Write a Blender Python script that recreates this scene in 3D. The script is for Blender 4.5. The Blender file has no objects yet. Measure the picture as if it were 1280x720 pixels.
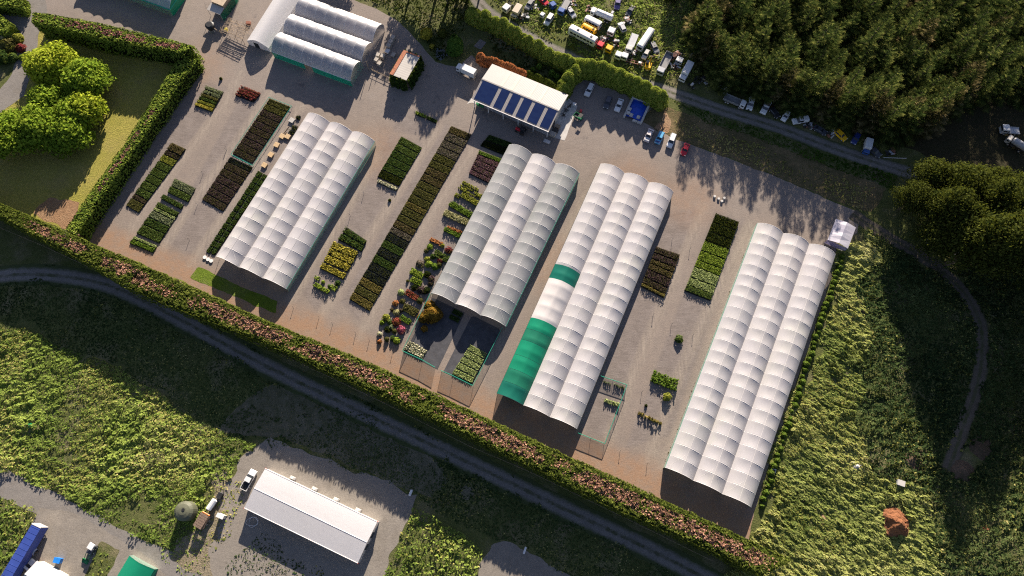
import bpy, bmesh, math, random
import numpy as np
from mathutils import Vector, Matrix

SC = bpy.context.scene
COL = SC.collection
random.seed(11)
rng = np.random.default_rng(11)
rad = math.radians

# ------------------------------------------------------------------ survey: photo pixel (1280 wide) <-> ground metres
FPX, TILT, ALT = 853.33, rad(18.6), 180.0
CT, ST = math.cos(TILT), math.sin(TILT)
def P(px, py, h=0.0):
    u = (px - 640) / FPX; v = (360 - py) / FPX
    t = (ALT - h) / (CT - v * ST)
    return Vector((u * t, (v * CT + ST) * t, h))
def PX(pts, h=0.0):
    return [P(a, b, h) for a, b in pts]
def heading(p0, p1, h=0.0):
    a = P(*p0, h); b = P(*p1, h)
    return math.atan2(b.x - a.x, b.y - a.y)
AX = rad(24.8)                       # the rows' bearing

# ------------------------------------------------------------------ tags and objects
def tag(o, label=None, cat=None, group=None, kind=None):
    if label: o['label'] = label
    if cat: o['category'] = cat
    if group: o['group'] = group
    if kind: o['kind'] = kind
    return o
def link(name, data, parent=None, loc=None, rz=0.0):
    o = bpy.data.objects.new(name, data); COL.objects.link(o)
    if parent is not None: o.parent = parent
    if loc is not None: o.location = loc
    if rz: o.rotation_euler = (0, 0, rz)
    return o
def thing(name, label, cat, loc, rz=0.0, group=None):
    return tag(link(name, None, None, loc, rz), label, cat, group)
def dup(root, loc, rz, sc=1.0, label=None):
    r = root.copy(); COL.objects.link(r)
    r.location = loc; r.rotation_euler = (0, 0, rz); r.scale = (sc, sc, sc) if not hasattr(sc, '__len__') else sc
    if label: r['label'] = label
    for ch in list(root.children):
        c = ch.copy(); COL.objects.link(c); c.parent = r
        for g in ch.children:
            d = g.copy(); COL.objects.link(d); d.parent = c
    return r

def mesh_quads(name, V, mats, var=None, midx=None, smooth=False, nv=4):
    """V: (N*nv,3) vertices, every nv of them one face."""
    V = np.asarray(V, dtype=np.float32); n = len(V); nf = n // nv
    me = bpy.data.meshes.new(name)
    me.vertices.add(n); me.vertices.foreach_set('co', V.ravel())
    me.loops.add(n); me.loops.foreach_set('vertex_index', np.arange(n, dtype=np.int32))
    me.polygons.add(nf)
    me.polygons.foreach_set('loop_start', np.arange(0, n, nv, dtype=np.int32))
    me.polygons.foreach_set('loop_total', np.full(nf, nv, dtype=np.int32))
    for m in (mats if isinstance(mats, (list, tuple)) else [mats]): me.materials.append(m)
    if midx is not None: me.polygons.foreach_set('material_index', np.asarray(midx, dtype=np.int32))
    me.update(calc_edges=True)
    if var is not None:
        at = me.attributes.new('var', 'FLOAT', 'FACE'); at.data.foreach_set('value', np.asarray(var, dtype=np.float32))
    return me

class MB:
    """Collects shapes, links them as one mesh."""
    def __init__(s): s.v = []; s.f = []; s.m = []; s.mats = []
    def mi(s, m):
        if m not in s.mats: s.mats.append(m)
        return s.mats.index(m)
    def add(s, vs, fs, m):
        k = len(s.v); i = s.mi(m)
        s.v += [tuple(v) for v in vs]
        for f in fs: s.f.append(tuple(a + k for a in f)); s.m.append(i)
        return s
    def box(s, c, d, m, rz=0.0, taper=1.0, tapery=None):
        x, y, z = d[0] / 2, d[1] / 2, d[2] / 2; ty = taper if tapery is None else tapery
        cs, sn = math.cos(rz), math.sin(rz); vs = []
        for k, (tx, tyy) in ((-1, (1, 1)), (1, (taper, ty))):
            for a, b in ((-1, -1), (1, -1), (1, 1), (-1, 1)):
                X, Y = a * x * tx, b * y * tyy
                vs.append((c[0] + X * cs - Y * sn, c[1] + X * sn + Y * cs, c[2] + k * z))
        return s.add(vs, [(3, 2, 1, 0), (4, 5, 6, 7), (0, 1, 5, 4), (1, 2, 6, 5), (2, 3, 7, 6), (3, 0, 4, 7)], m)
    def rbox(s, c, d, m, b=0.08, rz=0.0):
        """box with its upper and vertical edges chamfered"""
        cs, sn = math.cos(rz), math.sin(rz); X, Y, Z = d[0] / 2, d[1] / 2, d[2]
        z0 = c[2] - Z / 2; vs = []
        for ins, z in ((0, 0), (0, Z - b), (b, Z)):
            x, y = X - ins, Y - ins
            for px, py in ((-x + b, -y), (x - b, -y), (x, -y + b), (x, y - b), (x - b, y), (-x + b, y), (-x, y - b), (-x, -y + b)):
                vs.append((c[0] + px * cs - py * sn, c[1] + px * sn + py * cs, z0 + z))
        fs = [tuple(range(7, -1, -1)), tuple(range(16, 24))]
        for r in (0, 8):
            for i in range(8): j = (i + 1) % 8; fs.append((r + i, r + j, r + 8 + j, r + 8 + i))
        return s.add(vs, fs, m)
    def cyl(s, a, b, r, m, n=8, r2=None, caps=True):
        a = Vector(a); b = Vector(b); d = (b - a).normalized(); r2 = r if r2 is None else r2
        t = Vector((0, 0, 1)) if abs(d.z) < .9 else Vector((1, 0, 0))
        e = d.cross(t).normalized(); g = d.cross(e); vs = []
        for p, rr in ((a, r), (b, r2)):
            for i in range(n):
                w = 2 * math.pi * i / n; vs.append(p + e * (rr * math.cos(w)) + g * (rr * math.sin(w)))
        fs = [(i, (i + 1) % n, n + (i + 1) % n, n + i) for i in range(n)]
        if caps: fs += [tuple(range(n - 1, -1, -1)), tuple(range(n, 2 * n))]
        return s.add(vs, fs, m)
    def loft(s, secs, m, closed=True, caps=True):
        n = len(secs[0]); vs = [p for q in secs for p in q]; fs = []
        for k in range(len(secs) - 1):
            for i in range(n if closed else n - 1):
                j = (i + 1) % n; fs.append((k * n + i, k * n + j, (k + 1) * n + j, (k + 1) * n + i))
        if caps: fs += [tuple(range(n - 1, -1, -1)), tuple(range((len(secs) - 1) * n, len(secs) * n))]
        return s.add(vs, fs, m)
    def quad(s, a, b, c, d, m): return s.add([a, b, c, d], [(0, 1, 2, 3)], m)
    def build(s, name, parent=None, loc=None, rz=0.0, smooth=False):
        me = bpy.data.meshes.new(name); me.from_pydata([tuple(v) for v in s.v], [], s.f)
        for m in s.mats: me.materials.append(m)
        me.polygons.foreach_set('material_index', s.m)
        bm = bmesh.new(); bm.from_mesh(me); bmesh.ops.recalc_face_normals(bm, faces=bm.faces); bm.to_mesh(me); bm.free()
        if smooth: me.polygons.foreach_set('use_smooth', [True] * len(me.polygons))
        me.update()
        return link(name, me, parent, loc, rz)

# ------------------------------------------------------------------ numpy noise
def vnoise(x, y, seed=0):
    xi = np.floor(x).astype(np.int64); yi = np.floor(y).astype(np.int64)
    fx = x - xi; fy = y - yi; fx = fx * fx * (3 - 2 * fx); fy = fy * fy * (3 - 2 * fy)
    def h(a, b):
        n = (a * 374761393 + b * 668265263 + seed * 1442695041) & 0x7fffffff
        n = ((n ^ (n >> 13)) * 1274126177) & 0x7fffffff
        return ((n ^ (n >> 16)) & 0xffff) / 65535.0
    return (h(xi, yi) * (1 - fx) + h(xi + 1, yi) * fx) * (1 - fy) + (h(xi, yi + 1) * (1 - fx) + h(xi + 1, yi + 1) * fx) * fy
def fbm(x, y, seed=0, o=4):
    s = 0; a = .5; t = 0
    for k in range(o):
        s = s + a * vnoise(x * 2 ** k, y * 2 ** k, seed + k); t += a; a *= .5
    return s / t
def inpoly(X, Y, poly):
    r = np.zeros(X.shape, bool); n = len(poly)
    for i in range(n):
        x0, y0 = poly[i][0], poly[i][1]; x1, y1 = poly[(i + 1) % n][0], poly[(i + 1) % n][1]
        if y0 == y1: continue
        c = ((y0 > Y) != (y1 > Y)) & (X < (x1 - x0) * (Y - y0) / (y1 - y0) + x0)
        r ^= c
    return r
def dline(X, Y, pts, closed=False):
    d = np.full(X.shape, 1e9); n = len(pts)
    for i in range(n if closed else n - 1):
        a = pts[i]; b = pts[(i + 1) % n]; dx, dy = b[0] - a[0], b[1] - a[1]; L = dx * dx + dy * dy + 1e-9
        t = np.clip(((X - a[0]) * dx + (Y - a[1]) * dy) / L, 0, 1)
        d = np.minimum(d, np.hypot(X - a[0] - t * dx, Y - a[1] - t * dy))
    return d
def near_line(X, Y, pts):
    bd = np.full(X.shape, 1e9); bx = X.copy(); by = Y.copy(); n = len(pts)
    for i in range(n):
        a = pts[i]; b = pts[(i + 1) % n]; dx, dy = b[0] - a[0], b[1] - a[1]; L = dx * dx + dy * dy + 1e-9
        t = np.clip(((X - a[0]) * dx + (Y - a[1]) * dy) / L, 0, 1)
        qx, qy = a[0] + t * dx, a[1] + t * dy; d = np.hypot(X - qx, Y - qy); m = d < bd
        bd[m] = d[m]; bx[m] = qx[m]; by[m] = qy[m]
    return bx, by
def sstep(a, b, x):
    t = np.clip((x - a) / (b - a), 0, 1); return t * t * (3 - 2 * t)
def smooth_line(pts, step=2.0):
    """Catmull-Rom through world points"""
    p = [Vector((a[0], a[1])) for a in pts]; p = [p[0] * 2 - p[1]] + p + [p[-1] * 2 - p[-2]]; out = []
    for i in range(1, len(p) - 2):
        n = max(2, int((p[i + 1] - p[i]).length / step))
        for k in range(n):
            t = k / n
            out.append(.5 * ((2 * p[i]) + (p[i + 1] - p[i - 1]) * t + (2 * p[i - 1] - 5 * p[i] + 4 * p[i + 1] - p[i + 2]) * t * t + (3 * p[i] - p[i - 1] - 3 * p[i + 1] + p[i + 2]) * t ** 3))
    out.append(p[-2]); return out
def ribbon(pxs, w, h=0.0):
    c = smooth_line(PX(pxs, h)); L = []; R = []
    for i, p in enumerate(c):
        d = (c[min(i + 1, len(c) - 1)] - c[max(i - 1, 0)]).normalized(); n = Vector((-d.y, d.x))
        L.append(p + n * w / 2); R.append(p - n * w / 2)
    return L + R[::-1]

# ------------------------------------------------------------------ materials
class NT:
    def __init__(s, name):
        s.m = bpy.data.materials.new(name); s.m.use_nodes = True; s.t = s.m.node_tree; s.t.nodes.clear()
        s.out = s.t.nodes.new('ShaderNodeOutputMaterial')
    def n(s, ty, **kw):
        nd = s.t.nodes.new(ty)
        for k, v in kw.items():
            if k == 'inp':
                for a, b in v.items():
                    if hasattr(b, 'is_output'): s.t.links.new(b, nd.inputs[a])
                    else: nd.inputs[a].default_value = b
            else: setattr(nd, k, v)
        return nd
    def noise(s, vec, scale, detail=4, rough=.55):
        return s.n('ShaderNodeTexNoise', inp={'Vector': vec, 'Scale': scale, 'Detail': detail, 'Roughness': rough}).outputs['Fac']
    def map(s, fac, a, b, c=0., d=1.):
        return s.n('ShaderNodeMapRange', inp={'Value': fac, 'From Min': a, 'From Max': b, 'To Min': c, 'To Max': d}).outputs[0]
    def mix(s, fac, a, b, mode='MIX'):
        nd = s.n('ShaderNodeMix', data_type='RGBA', blend_type=mode)
        for i, v in ((0, fac), (6, a), (7, b)):
            if hasattr(v, 'is_output'): s.t.links.new(v, nd.inputs[i])
            else: nd.inputs[i].default_value = v if i == 0 else (*v[:3], 1)
        return nd.outputs[2]
    def math(s, op, a, b=0.):
        return s.n('ShaderNodeMath', operation=op, inp={0: a, 1: b}).outputs[0]
    def pos(s): return s.n('ShaderNodeNewGeometry').outputs['Position']
    def attr(s, a): return s.n('ShaderNodeAttribute', attribute_name=a).outputs['Fac']
    def ramp(s, fac, cols):
        r = s.n('ShaderNodeValToRGB'); s.t.links.new(fac, r.inputs[0]); e = r.color_ramp.elements
        while len(e) < len(cols): e.new(.5)
        for i, c in enumerate(cols):
            e[i].position = i / (len(cols) - 1); e[i].color = (*c, 1)
        return r.outputs[0]
    def fin(s, sh): s.t.links.new(sh, s.out.inputs[0]); return s.m
    def princ(s, col, rough=.8, spec=.25, metal=0., bump=None, bstr=.3, bdist=.05):
        p = s.n('ShaderNodeBsdfPrincipled', inp={'Roughness': rough, 'Specular IOR Level': spec, 'Metallic': metal})
        if hasattr(col, 'is_output'): s.t.links.new(col, p.inputs['Base Color'])
        else: p.inputs['Base Color'].default_value = (*col, 1)
        if bump is not None:
            b = s.n('ShaderNodeBump', inp={'Height': bump, 'Strength': bstr, 'Distance': bdist}); s.t.links.new(b.outputs[0], p.inputs['Normal'])
        return s.fin(p.outputs[0])
_pm = {}
def pm(name, c, rough=.7, var=.18, sc=1.5, spec=.3, metal=0., dirt=.25):
    """painted / plain surface with uneven tone and some grime"""
    if name in _pm: return _pm[name]
    t = NT(name); o = t.n('ShaderNodeTexCoord').outputs['Object']
    f = t.map(t.noise(o, sc, 5), .3, .7)
    a = tuple(x * (1 - var) for x in c); b = tuple(min(1, x * (1 + var)) for x in c)
    col = t.mix(f, a, b)
    g = t.map(t.noise(o, sc * 4, 6, .7), .52, .75, 0, dirt)
    col = t.mix(g, col, (.16, .14, .11))
    _pm[name] = t.princ(col, rough, spec, metal); return _pm[name]
def leaf(name, cols, tr=.28):
    if name in _pm: return _pm[name]
    t = NT(name); c = t.ramp(t.attr('var'), cols)
    d = t.n('ShaderNodeBsdfDiffuse', inp={'Color': c}); l = t.n('ShaderNodeBsdfTranslucent', inp={'Color': t.mix(.35, c, (.35, .4, .05), 'MIX')})
    m = t.n('ShaderNodeMixShader', inp={0: tr, 1: d.outputs[0], 2: l.outputs[0]})
    _pm[name] = t.fin(m.outputs[0]); return _pm[name]

# ------------------------------------------------------------------ leaf cards
def rand_dirs(n, r=None):
    v = rng.normal(size=(n, 3)); return v / np.linalg.norm(v, axis=1, keepdims=True)
def cards(C, N, w, l, up=None):
    """pointed leaf-clump quads at C facing N, half-width w, half-length l"""
    n = len(C); N = N / (np.linalg.norm(N, axis=1, keepdims=True) + 1e-9)
    T = rand_dirs(n) if up is None else up
    A = np.cross(N, T); A /= (np.linalg.norm(A, axis=1, keepdims=True) + 1e-9); B = np.cross(N, A)
    w = np.broadcast_to(np.asarray(w, float).reshape(-1, 1), (n, 1)); l = np.broadcast_to(np.asarray(l, float).reshape(-1, 1), (n, 1))
    V = np.empty((n, 4, 3)); V[:, 0] = C - B * l; V[:, 1] = C + A * w - B * l * .15; V[:, 2] = C + B * l; V[:, 3] = C - A * w + B * l * .15
    return V.reshape(-1, 3)
# ================================================================== the ground
def sheet(name, poly, z, mat, cell=0.8, rag=0.35, attrs=None, seed=0, kind='structure'):
    dense = []
    n = len(poly)
    for i in range(n):
        a = poly[i]; b = poly[(i + 1) % n]; L = math.hypot(b[0] - a[0], b[1] - a[1]); k = max(1, int(L / (cell * 1.6)))
        for j in range(k): t = j / k; dense.append((a[0] + (b[0] - a[0]) * t, a[1] + (b[1] - a[1]) * t))
    d = np.array(dense)
    if rag:
        d[:, 0] += (fbm(d[:, 0] * .45, d[:, 1] * .45, seed + 5) - .5) * rag * 4
        d[:, 1] += (fbm(d[:, 0] * .45 + 50, d[:, 1] * .45, seed + 9) - .5) * rag * 4
    x0, y0 = d.min(0) - cell; x1, y1 = d.max(0) + cell
    xs = np.arange(x0, x1, cell); ys = np.arange(y0, y1, cell)
    X, Y = np.meshgrid(xs, ys); cx, cy = X[:-1, :-1] + cell / 2, Y[:-1, :-1] + cell / 2
    keep = inpoly(cx, cy, d)
    ny, nx = X.shape; ii, jj = np.nonzero(keep); v0 = ii * nx + jj
    F = np.stack([v0, v0 + 1, v0 + nx + 1, v0 + nx], 1)
    cnt = np.zeros(nx * ny, int); np.add.at(cnt, F.ravel(), 1)
    x = X.ravel().copy(); y = Y.ravel().copy(); bnd = (cnt > 0) & (cnt < 4)
    bx, by = near_line(x[bnd], y[bnd], d); x[bnd] = bx; y[bnd] = by
    used = cnt > 0; idx = np.cumsum(used) - 1; F = idx[F]; x = x[used]; y = y[used]
    me = bpy.data.meshes.new(name); nv = len(x); nf = len(F)
    me.vertices.add(nv); me.vertices.foreach_set('co', np.stack([x, y, np.full(nv, z)], 1).astype(np.float32).ravel())
    me.loops.add(nf * 4); me.loops.foreach_set('vertex_index', F.astype(np.int32).ravel())
    me.polygons.add(nf); me.polygons.foreach_set('loop_start', np.arange(0, nf * 4, 4, dtype=np.int32)); me.polygons.foreach_set('loop_total', np.full(nf, 4, dtype=np.int32))
    me.materials.append(mat); me.update(calc_edges=True)
    for k, fn in (attrs or {}).items():
        at = me.attributes.new(k, 'FLOAT', 'POINT'); at.data.foreach_set('value', np.asarray(fn(x, y), dtype=np.float32))
    return tag(link(name, me), kind=kind)

def turf_mat(name, c1, c2, c3, s1=.05, s2=.6, dry=(.22, .185, .115), dryamt=.3):
    t = NT(name); p = t.pos()
    big = t.map(t.noise(p, s1, 5, .6), .35, .65); f = t.map(t.noise(p, s2, 6, .7), .3, .7)
    col = t.mix(big, c1, c2); col = t.mix(f, col, c3)
    d = t.map(t.noise(p, .11, 6, .7), .5, .68, 0, dryamt); col = t.mix(d, col, dry)
    g = t.map(t.noise(p, 5., 4, .7), .25, .75, .55, 1.35); col = t.mix(1., col, t.n('ShaderNodeCombineColor', inp={0: g, 1: g, 2: g}).outputs[0], 'MULTIPLY')
    return t.princ(col, .95, .1, bump=t.noise(p, 3., 5, .75), bstr=.9, bdist=.35)

def gravel_mat(name, a, b, fine=(.30, .28, .26), attrs=False, rut=True):
    t = NT(name); p = t.pos()
    f = t.map(t.noise(p, .09, 6, .65), .32, .68); col = t.mix(f, a, b)
    m = t.map(t.noise(p, .55, 6, .75), .42, .72, 0, .65); col = t.mix(m, col, fine); m2 = t.map(t.noise(p, .045, 6, .7), .5, .72, 0, .55); col = t.mix(m2, col, tuple(x * .72 for x in fine))
    if attrs:
        st = t.n('ShaderNodeMapping', inp={'Vector': p, 'Rotation': (0, 0, AX), 'Scale': (1.6, .07, 1)}).outputs[0]
        sn = t.map(t.noise(st, 1.0, 5, .65), .35, .65)
        mm = t.math('MULTIPLY', t.attr('mat'), t.map(t.noise(p, .7, 5, .7), .2, .55, .55, 1.0))
        matc = t.mix(t.map(t.noise(p, .3, 5, .7), .35, .65), (.165, .14, .125), (.21, .18, .162))
        rk = t.n('ShaderNodeMapping', inp={'Vector': p, 'Rotation': (0, 0, AX), 'Scale': (.35, 2.4, 1)}).outputs[0]; rk = t.map(t.noise(rk, 1.0, 4, .6), .35, .65, .88, 1.09)
        matc = t.mix(1., matc, t.n('ShaderNodeCombineColor', inp={0: rk, 1: rk, 2: rk}).outputs[0], 'MULTIPLY'); col = t.mix(mm, col, matc)
        tr = t.math('MULTIPLY', t.attr('track'), t.map(sn, 0, 1, .15, 1.))
        col = t.mix(tr, col, (.28, .238, .196))
        rut_ = t.math('MULTIPLY', t.attr('rut'), t.map(t.noise(p, .5, 4), .3, .6, .2, .75)); col = t.mix(rut_, col, (.16, .135, .115))
        dn = t.math('MULTIPLY', t.attr('dirt'), t.map(t.noise(p, .35, 6, .75), .3, .6, .3, 1.15))
        col = t.mix(dn, col, t.mix(t.noise(p, 1.2, 5), (.245, .145, .09), (.29, .20, .14)))
        ol = t.math('MULTIPLY', t.attr('apron'), t.map(t.noise(p, .25, 5, .7), .3, .65, .35, 1.0)); col = t.mix(t.math('MULTIPLY', ol, .3), col, (.31, .285, .265))
        stn = t.map(t.noise(p, .16, 6, .75), .585, .66, 0, .75); stn = t.math('MULTIPLY', stn, t.attr('apron')); col = t.mix(stn, col, (.05, .05, .055))
    elif rut:
        s = t.map(t.noise(p, .3, 5, .8), .5, .75, 0, .45); col = t.mix(s, col, (.12, .10, .075))
    g = t.map(t.noise(p, 3.5, 5, .8), .25, .75, .68, 1.32); col = t.mix(1., col, t.n('ShaderNodeCombineColor', inp={0: g, 1: g, 2: g}).outputs[0], 'MULTIPLY')
    return t.princ(col, .92, .15, bump=t.noise(p, 2.2, 6, .75), bstr=.55, bdist=.10)

M_TURF = turf_mat('rank_turf', (.10, .115, .035), (.15, .145, .06), (.07, .09, .025), dryamt=.7)
M_LAWN = turf_mat('mown_lawn', (.31, .275, .06), (.39, .325, .09), (.24, .235, .05), .06, .9, (.32, .24, .12), .35)
M_BANK = turf_mat('dry_bank', (.16, .115, .06), (.20, .15, .085), (.07, .075, .03), .1, .8, (.28, .2, .11), .5)
M_WEAR = turf_mat('worn_ground', (.15, .135, .09), (.19, .17, .125), (.07, .08, .035), .06, .5, (.24, .21, .16), .6)
M_LITTER = turf_mat('forest_litter', (.05, .04, .025), (.07, .055, .03), (.03, .035, .015), .1, 1., (.1, .07, .04), .3)
def lane_mat(name, a, c, mid, edge):
    t = NT(name); p = t.pos(); col = t.mix(t.map(t.noise(p, .25, 6, .7), .32, .68), a, c)
    col = t.mix(t.map(t.noise(p, .9, 6, .8), .45, .75, 0, .6), col, tuple(x * .6 for x in a))
    d = t.math('ADD', t.attr('off'), t.math('MULTIPLY', t.math('SUBTRACT', t.noise(p, .6, 5, .75), .5), 1.5))
    m = t.math('MULTIPLY', t.map(d, .25, .62, 1, 0), t.map(t.noise(p, .35, 5, .7), .35, .6, .25, 1.0)); col = t.mix(m, col, mid)
    col = t.mix(t.map(d, 1.35, 2.3, 0, 1), col, edge)
    g = t.map(t.noise(p, 3.5, 5, .8), .25, .75, .65, 1.35); col = t.mix(1., col, t.n('ShaderNodeCombineColor', inp={0: g, 1: g, 2: g}).outputs[0], 'MULTIPLY')
    return t.princ(col, .95, .1, bump=t.noise(p, 2.5, 6, .75), bstr=.7, bdist=.12)
def offs(pxs):
    c = [(q.x, q.y) for q in smooth_line(PX(pxs))]
    return lambda x, y: dline(x, y, c)
M_LANE = lane_mat('wheel_lane', (.175, .16, .145), (.23, .21, .19), (.075, .08, .045), (.06, .075, .03))
M_TRACK = lane_mat('dirt_track', (.105, .088, .068), (.14, .118, .09), (.07, .075, .035), (.06, .072, .028))
M_YARD = gravel_mat('yard_gravel', (.206, .170, .144), (.251, .211, .178), (.174, .149, .133), attrs=True)
M_PATH = gravel_mat('lane_gravel', (.176, .163, .150), (.224, .206, .185), (.146, .138, .129))
M_PAD = gravel_mat('pad_gravel', (.202, .181, .155), (.254, .228, .194), (.159, .144, .127))
M_MATT = pm('weed_mat', (.055, .056, .064), .75, .25, .6, .3, dirt=.35)
M_DRY = turf_mat('dry_dirt', (.26, .215, .16), (.31, .265, .20), (.16, .14, .075), .15, .9, (.34, .27, .19), .4)
M_SOIL = turf_mat('bare_soil', (.33, .2, .11), (.38, .25, .15), (.24, .14, .08), .2, 1.2, (.4, .3, .2), .4)

g = MB(); S_ = 4000
g.quad((-S_, -S_, 0), (S_, -S_, 0), (S_, S_, 0), (-S_, S_, 0), M_TURF); tag(g.build('ground'), kind='structure')

# shelter belt edges as seen in the photo (at the height of its clipped top)
BELT_H = 9.2
BELT_IN = PX([(-70, 219), (0, 254), (82, 290), (200, 340), (320, 395), (460, 453), (615, 526), (717, 573), (825, 623), (932, 673), (990, 700)], BELT_H)
BELT_OUT = PX([(-70, 236), (0, 272), (107, 328), (160, 360), (310, 421), (427, 471), (570, 538), (702, 603), (780, 641), (890, 689), (950, 720)], BELT_H)

TRACKS = [[(300, 92), (282, 128), (238, 186), (175, 265), (160, 300)], [(345, 108), (317, 145), (290, 186), (250, 240), (200, 315)],
          [(378, 132), (320, 211), (250, 312), (232, 345)], [(472, 195), (430, 270), (372, 362), (350, 395)],
          [(548, 160), (500, 235), (430, 345), (385, 425)], [(594, 182), (560, 235), (500, 330), (445, 430)],
          [(738, 240), (690, 320), (640, 395), (600, 470), (585, 510)], [(880, 258), (850, 330), (810, 420), (772, 520), (745, 590)],
          [(938, 280), (890, 375), (850, 465), (815, 560), (800, 600)]]
T_W = [PX(t) for t in TRACKS]
MATS = [[(243, 98), (286, 110), (172, 268), (150, 258)], [(300, 122), (334, 130), (238, 322), (204, 300)], [(324, 122), (366, 134), (262, 318), (236, 306)],
        [(488, 168), (532, 180), (395, 392), (375, 362)], [(556, 155), (592, 167), (448, 402), (425, 378)], [(595, 195), (632, 196), (500, 440), (468, 420)],
        [(822, 262), (872, 262), (750, 575), (722, 560)], [(893, 262), (930, 276), (838, 545), (782, 560)], [(340, 150), (384, 140), (266, 322), (250, 314)],
        [(500, 135), (550, 145), (535, 170), (490, 165)]]
M_W = [PX(m) for m in MATS]
def a_mat(x, y):
    r = np.zeros_like(x)
    for m in M_W:
        d = dline(x, y, m, True) * np.where(inpoly(x, y, m), 1, -1); r = np.maximum(r, sstep(-.5, .6, d))
    return r
def a_track(x, y):
    r = np.zeros_like(x)
    for t in T_W: r = np.maximum(r, 1 - sstep(.8, 2.0, dline(x, y, t)))
    return r
def a_rut(x, y):
    r = np.zeros_like(x)
    for t in T_W: r = np.maximum(r, 1 - sstep(.1, .45, np.abs(dline(x, y, t) - .85)))
    return r * .6
RUTS = [PX(q) for q in ([(420, 118), (500, 138), (600, 160), (720, 188), (850, 232), (960, 262), (1062, 284)], [(330, 98), (400, 122), (470, 135), (560, 150)], [(452, 120), (478, 160), (474, 195)], [(700, 185), (752, 170), (780, 190), (760, 205)], [(730, 235), (760, 200), (810, 190), (870, 235)], [(60, 22), (150, 36), (240, 58), (330, 95)], [(300, 92), (320, 70), (340, 20)], [(120, 20), (240, 50), (300, 85)])]
def a_rut2(x, y):
    r = np.zeros_like(x)
    for t in RUTS: r = np.maximum(r, 1 - sstep(.1, .5, np.abs(dline(x, y, [(q.x, q.y) for q in smooth_line(t)]) - .8)))
    return np.maximum(a_rut(x, y), r * .6)
def a_dirt(x, y):
    d = dline(x, y, [(p.x, p.y) for p in BELT_IN]); r = 1 - sstep(3.5, 10.5, d + 4 * (fbm(x * .2, y * .2, 3) - .5))
    for q in ((690, 330), (470, 190), (790, 225), (860, 250), (250, 80)):
        w = P(*q); r = np.maximum(r, .45 * (1 - sstep(3, 13, np.hypot(x - w.x, y - w.y))))
    return r
APRON = PX([(0, 0), (300, -40), (480, 0), (600, 60), (720, 100), (800, 120), (830, 165), (1075, 262), (1060, 300), (930, 262), (835, 205), (700, 180), (560, 150), (330, 115), (245, 75), (100, 10)])
def a_apron(x, y):
    d = dline(x, y, APRON, True) * np.where(inpoly(x, y, APRON), 1, -1); return sstep(-6, 5, d + 8 * (fbm(x * .06, y * .06, 21) - .5)) * .55
YARD = PX([(88, 284), (160, 180), (236, 76), (238, 64), (100, 34), (36, 24), (40, -60), (300, -60), (380, -20), (470, 10), (500, 28), (530, 60), (545, 78), (572, 84), (590, 68), (597, 76), (625, 84), (698, 116), (710, 118),
           (732, 92), (830, 126), (800, 150), (838, 172), (900, 194), (960, 217), (1030, 247), (1074, 266), (1072, 290), (1046, 306), (1046, 325), (942, 640), (935, 686)]) + [BELT_IN[i] for i in (9, 8, 7, 6, 5, 4, 3, 2)]
sheet('yard', YARD, .02, M_YARD, .7, .25, dict(mat=a_mat, track=a_track, rut=a_rut2, dirt=a_dirt, apron=a_apron), 1)
sheet('lawn', PX([(36, 24), (100, 34), (238, 64), (236, 76), (160, 180), (88, 290), (-40, 240), (-40, 150), (-10, 130), (20, 108), (40, 80), (46, 50)]), .03, M_LAWN, 1.0, .2, None, 2)
sheet('bare_lawn_end', PX([(100, 252), (92, 290), (40, 268), (60, 248)]), .045, M_SOIL, .8, .5, None, 3)
sheet('driveway', PX([(30, -60), (56, -10), (60, 20), (48, 40), (46, 66), (38, 92), (30, 120), (-40, 170), (-40, 118), (0, 112), (16, 92), (24, 60), (14, 30), (-40, 15), (-40, 2), (20, 14), (26, 0), (10, -60)]), .05, M_PATH, .8, .2, None, 4)
sheet('path', ribbon([(-90, 362), (-20, 349), (30, 343), (90, 347), (150, 362), (230, 402), (320, 451), (430, 505), (560, 566), (680, 624), (800, 681), (880, 722), (960, 765)], 6.0), .03, M_LANE, .55, .3, dict(off=offs([(-90, 362), (-20, 349), (30, 343), (90, 347), (150, 362), (230, 402), (320, 451), (430, 505), (560, 566), (680, 624), (800, 681), (880, 722), (960, 765)])), 5)
sheet('worn_ground', PX([(300, 505), (340, 480), (380, 485), (430, 510), (480, 535), (540, 570), (560, 600), (540, 620), (500, 610), (430, 578), (350, 548), (300, 545), (270, 540)]), .025, M_WEAR, .8, .7, None, 6)
sheet('gravel_pad', PX([(298, 575), (330, 548), (380, 562), (440, 586), (505, 610), (521, 618), (512, 645), (490, 690), (470, 760), (270, 760), (262, 690), (282, 640), (268, 622), (290, 596)]), .035, M_PAD, .8, .9, None, 7)
sheet('dry_soil', PX([(262, 590), (292, 588), (292, 640), (272, 690), (272, 730), (212, 700), (220, 672), (244, 664), (258, 650), (266, 618)]), .032, M_DRY, .8, .6, None, 71)
sheet('farm_road', ribbon([(-120, 545), (-20, 594), (60, 630), (140, 675), (220, 712), (330, 765)], 6.2), .03, M_PATH, .8, .3, None, 8)
sheet('farm_yard', PX([(50, 634), (90, 640), (140, 668), (190, 700), (240, 760), (-10, 780), (0, 740), (40, 656)]), .04, M_PAD, .8, .2, None, 9)
sheet('grass_verge', PX([(126, 676), (150, 688), (142, 706), (120, 740), (98, 740)]), .06, M_TURF, .6, .2, None, 10)
sheet('turning_area', PX([(588, 760), (600, 705), (616, 682), (630, 676), (652, 684), (690, 706), (730, 730), (770, 760)]), .03, M_PAD, .8, .4, None, 11)
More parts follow.
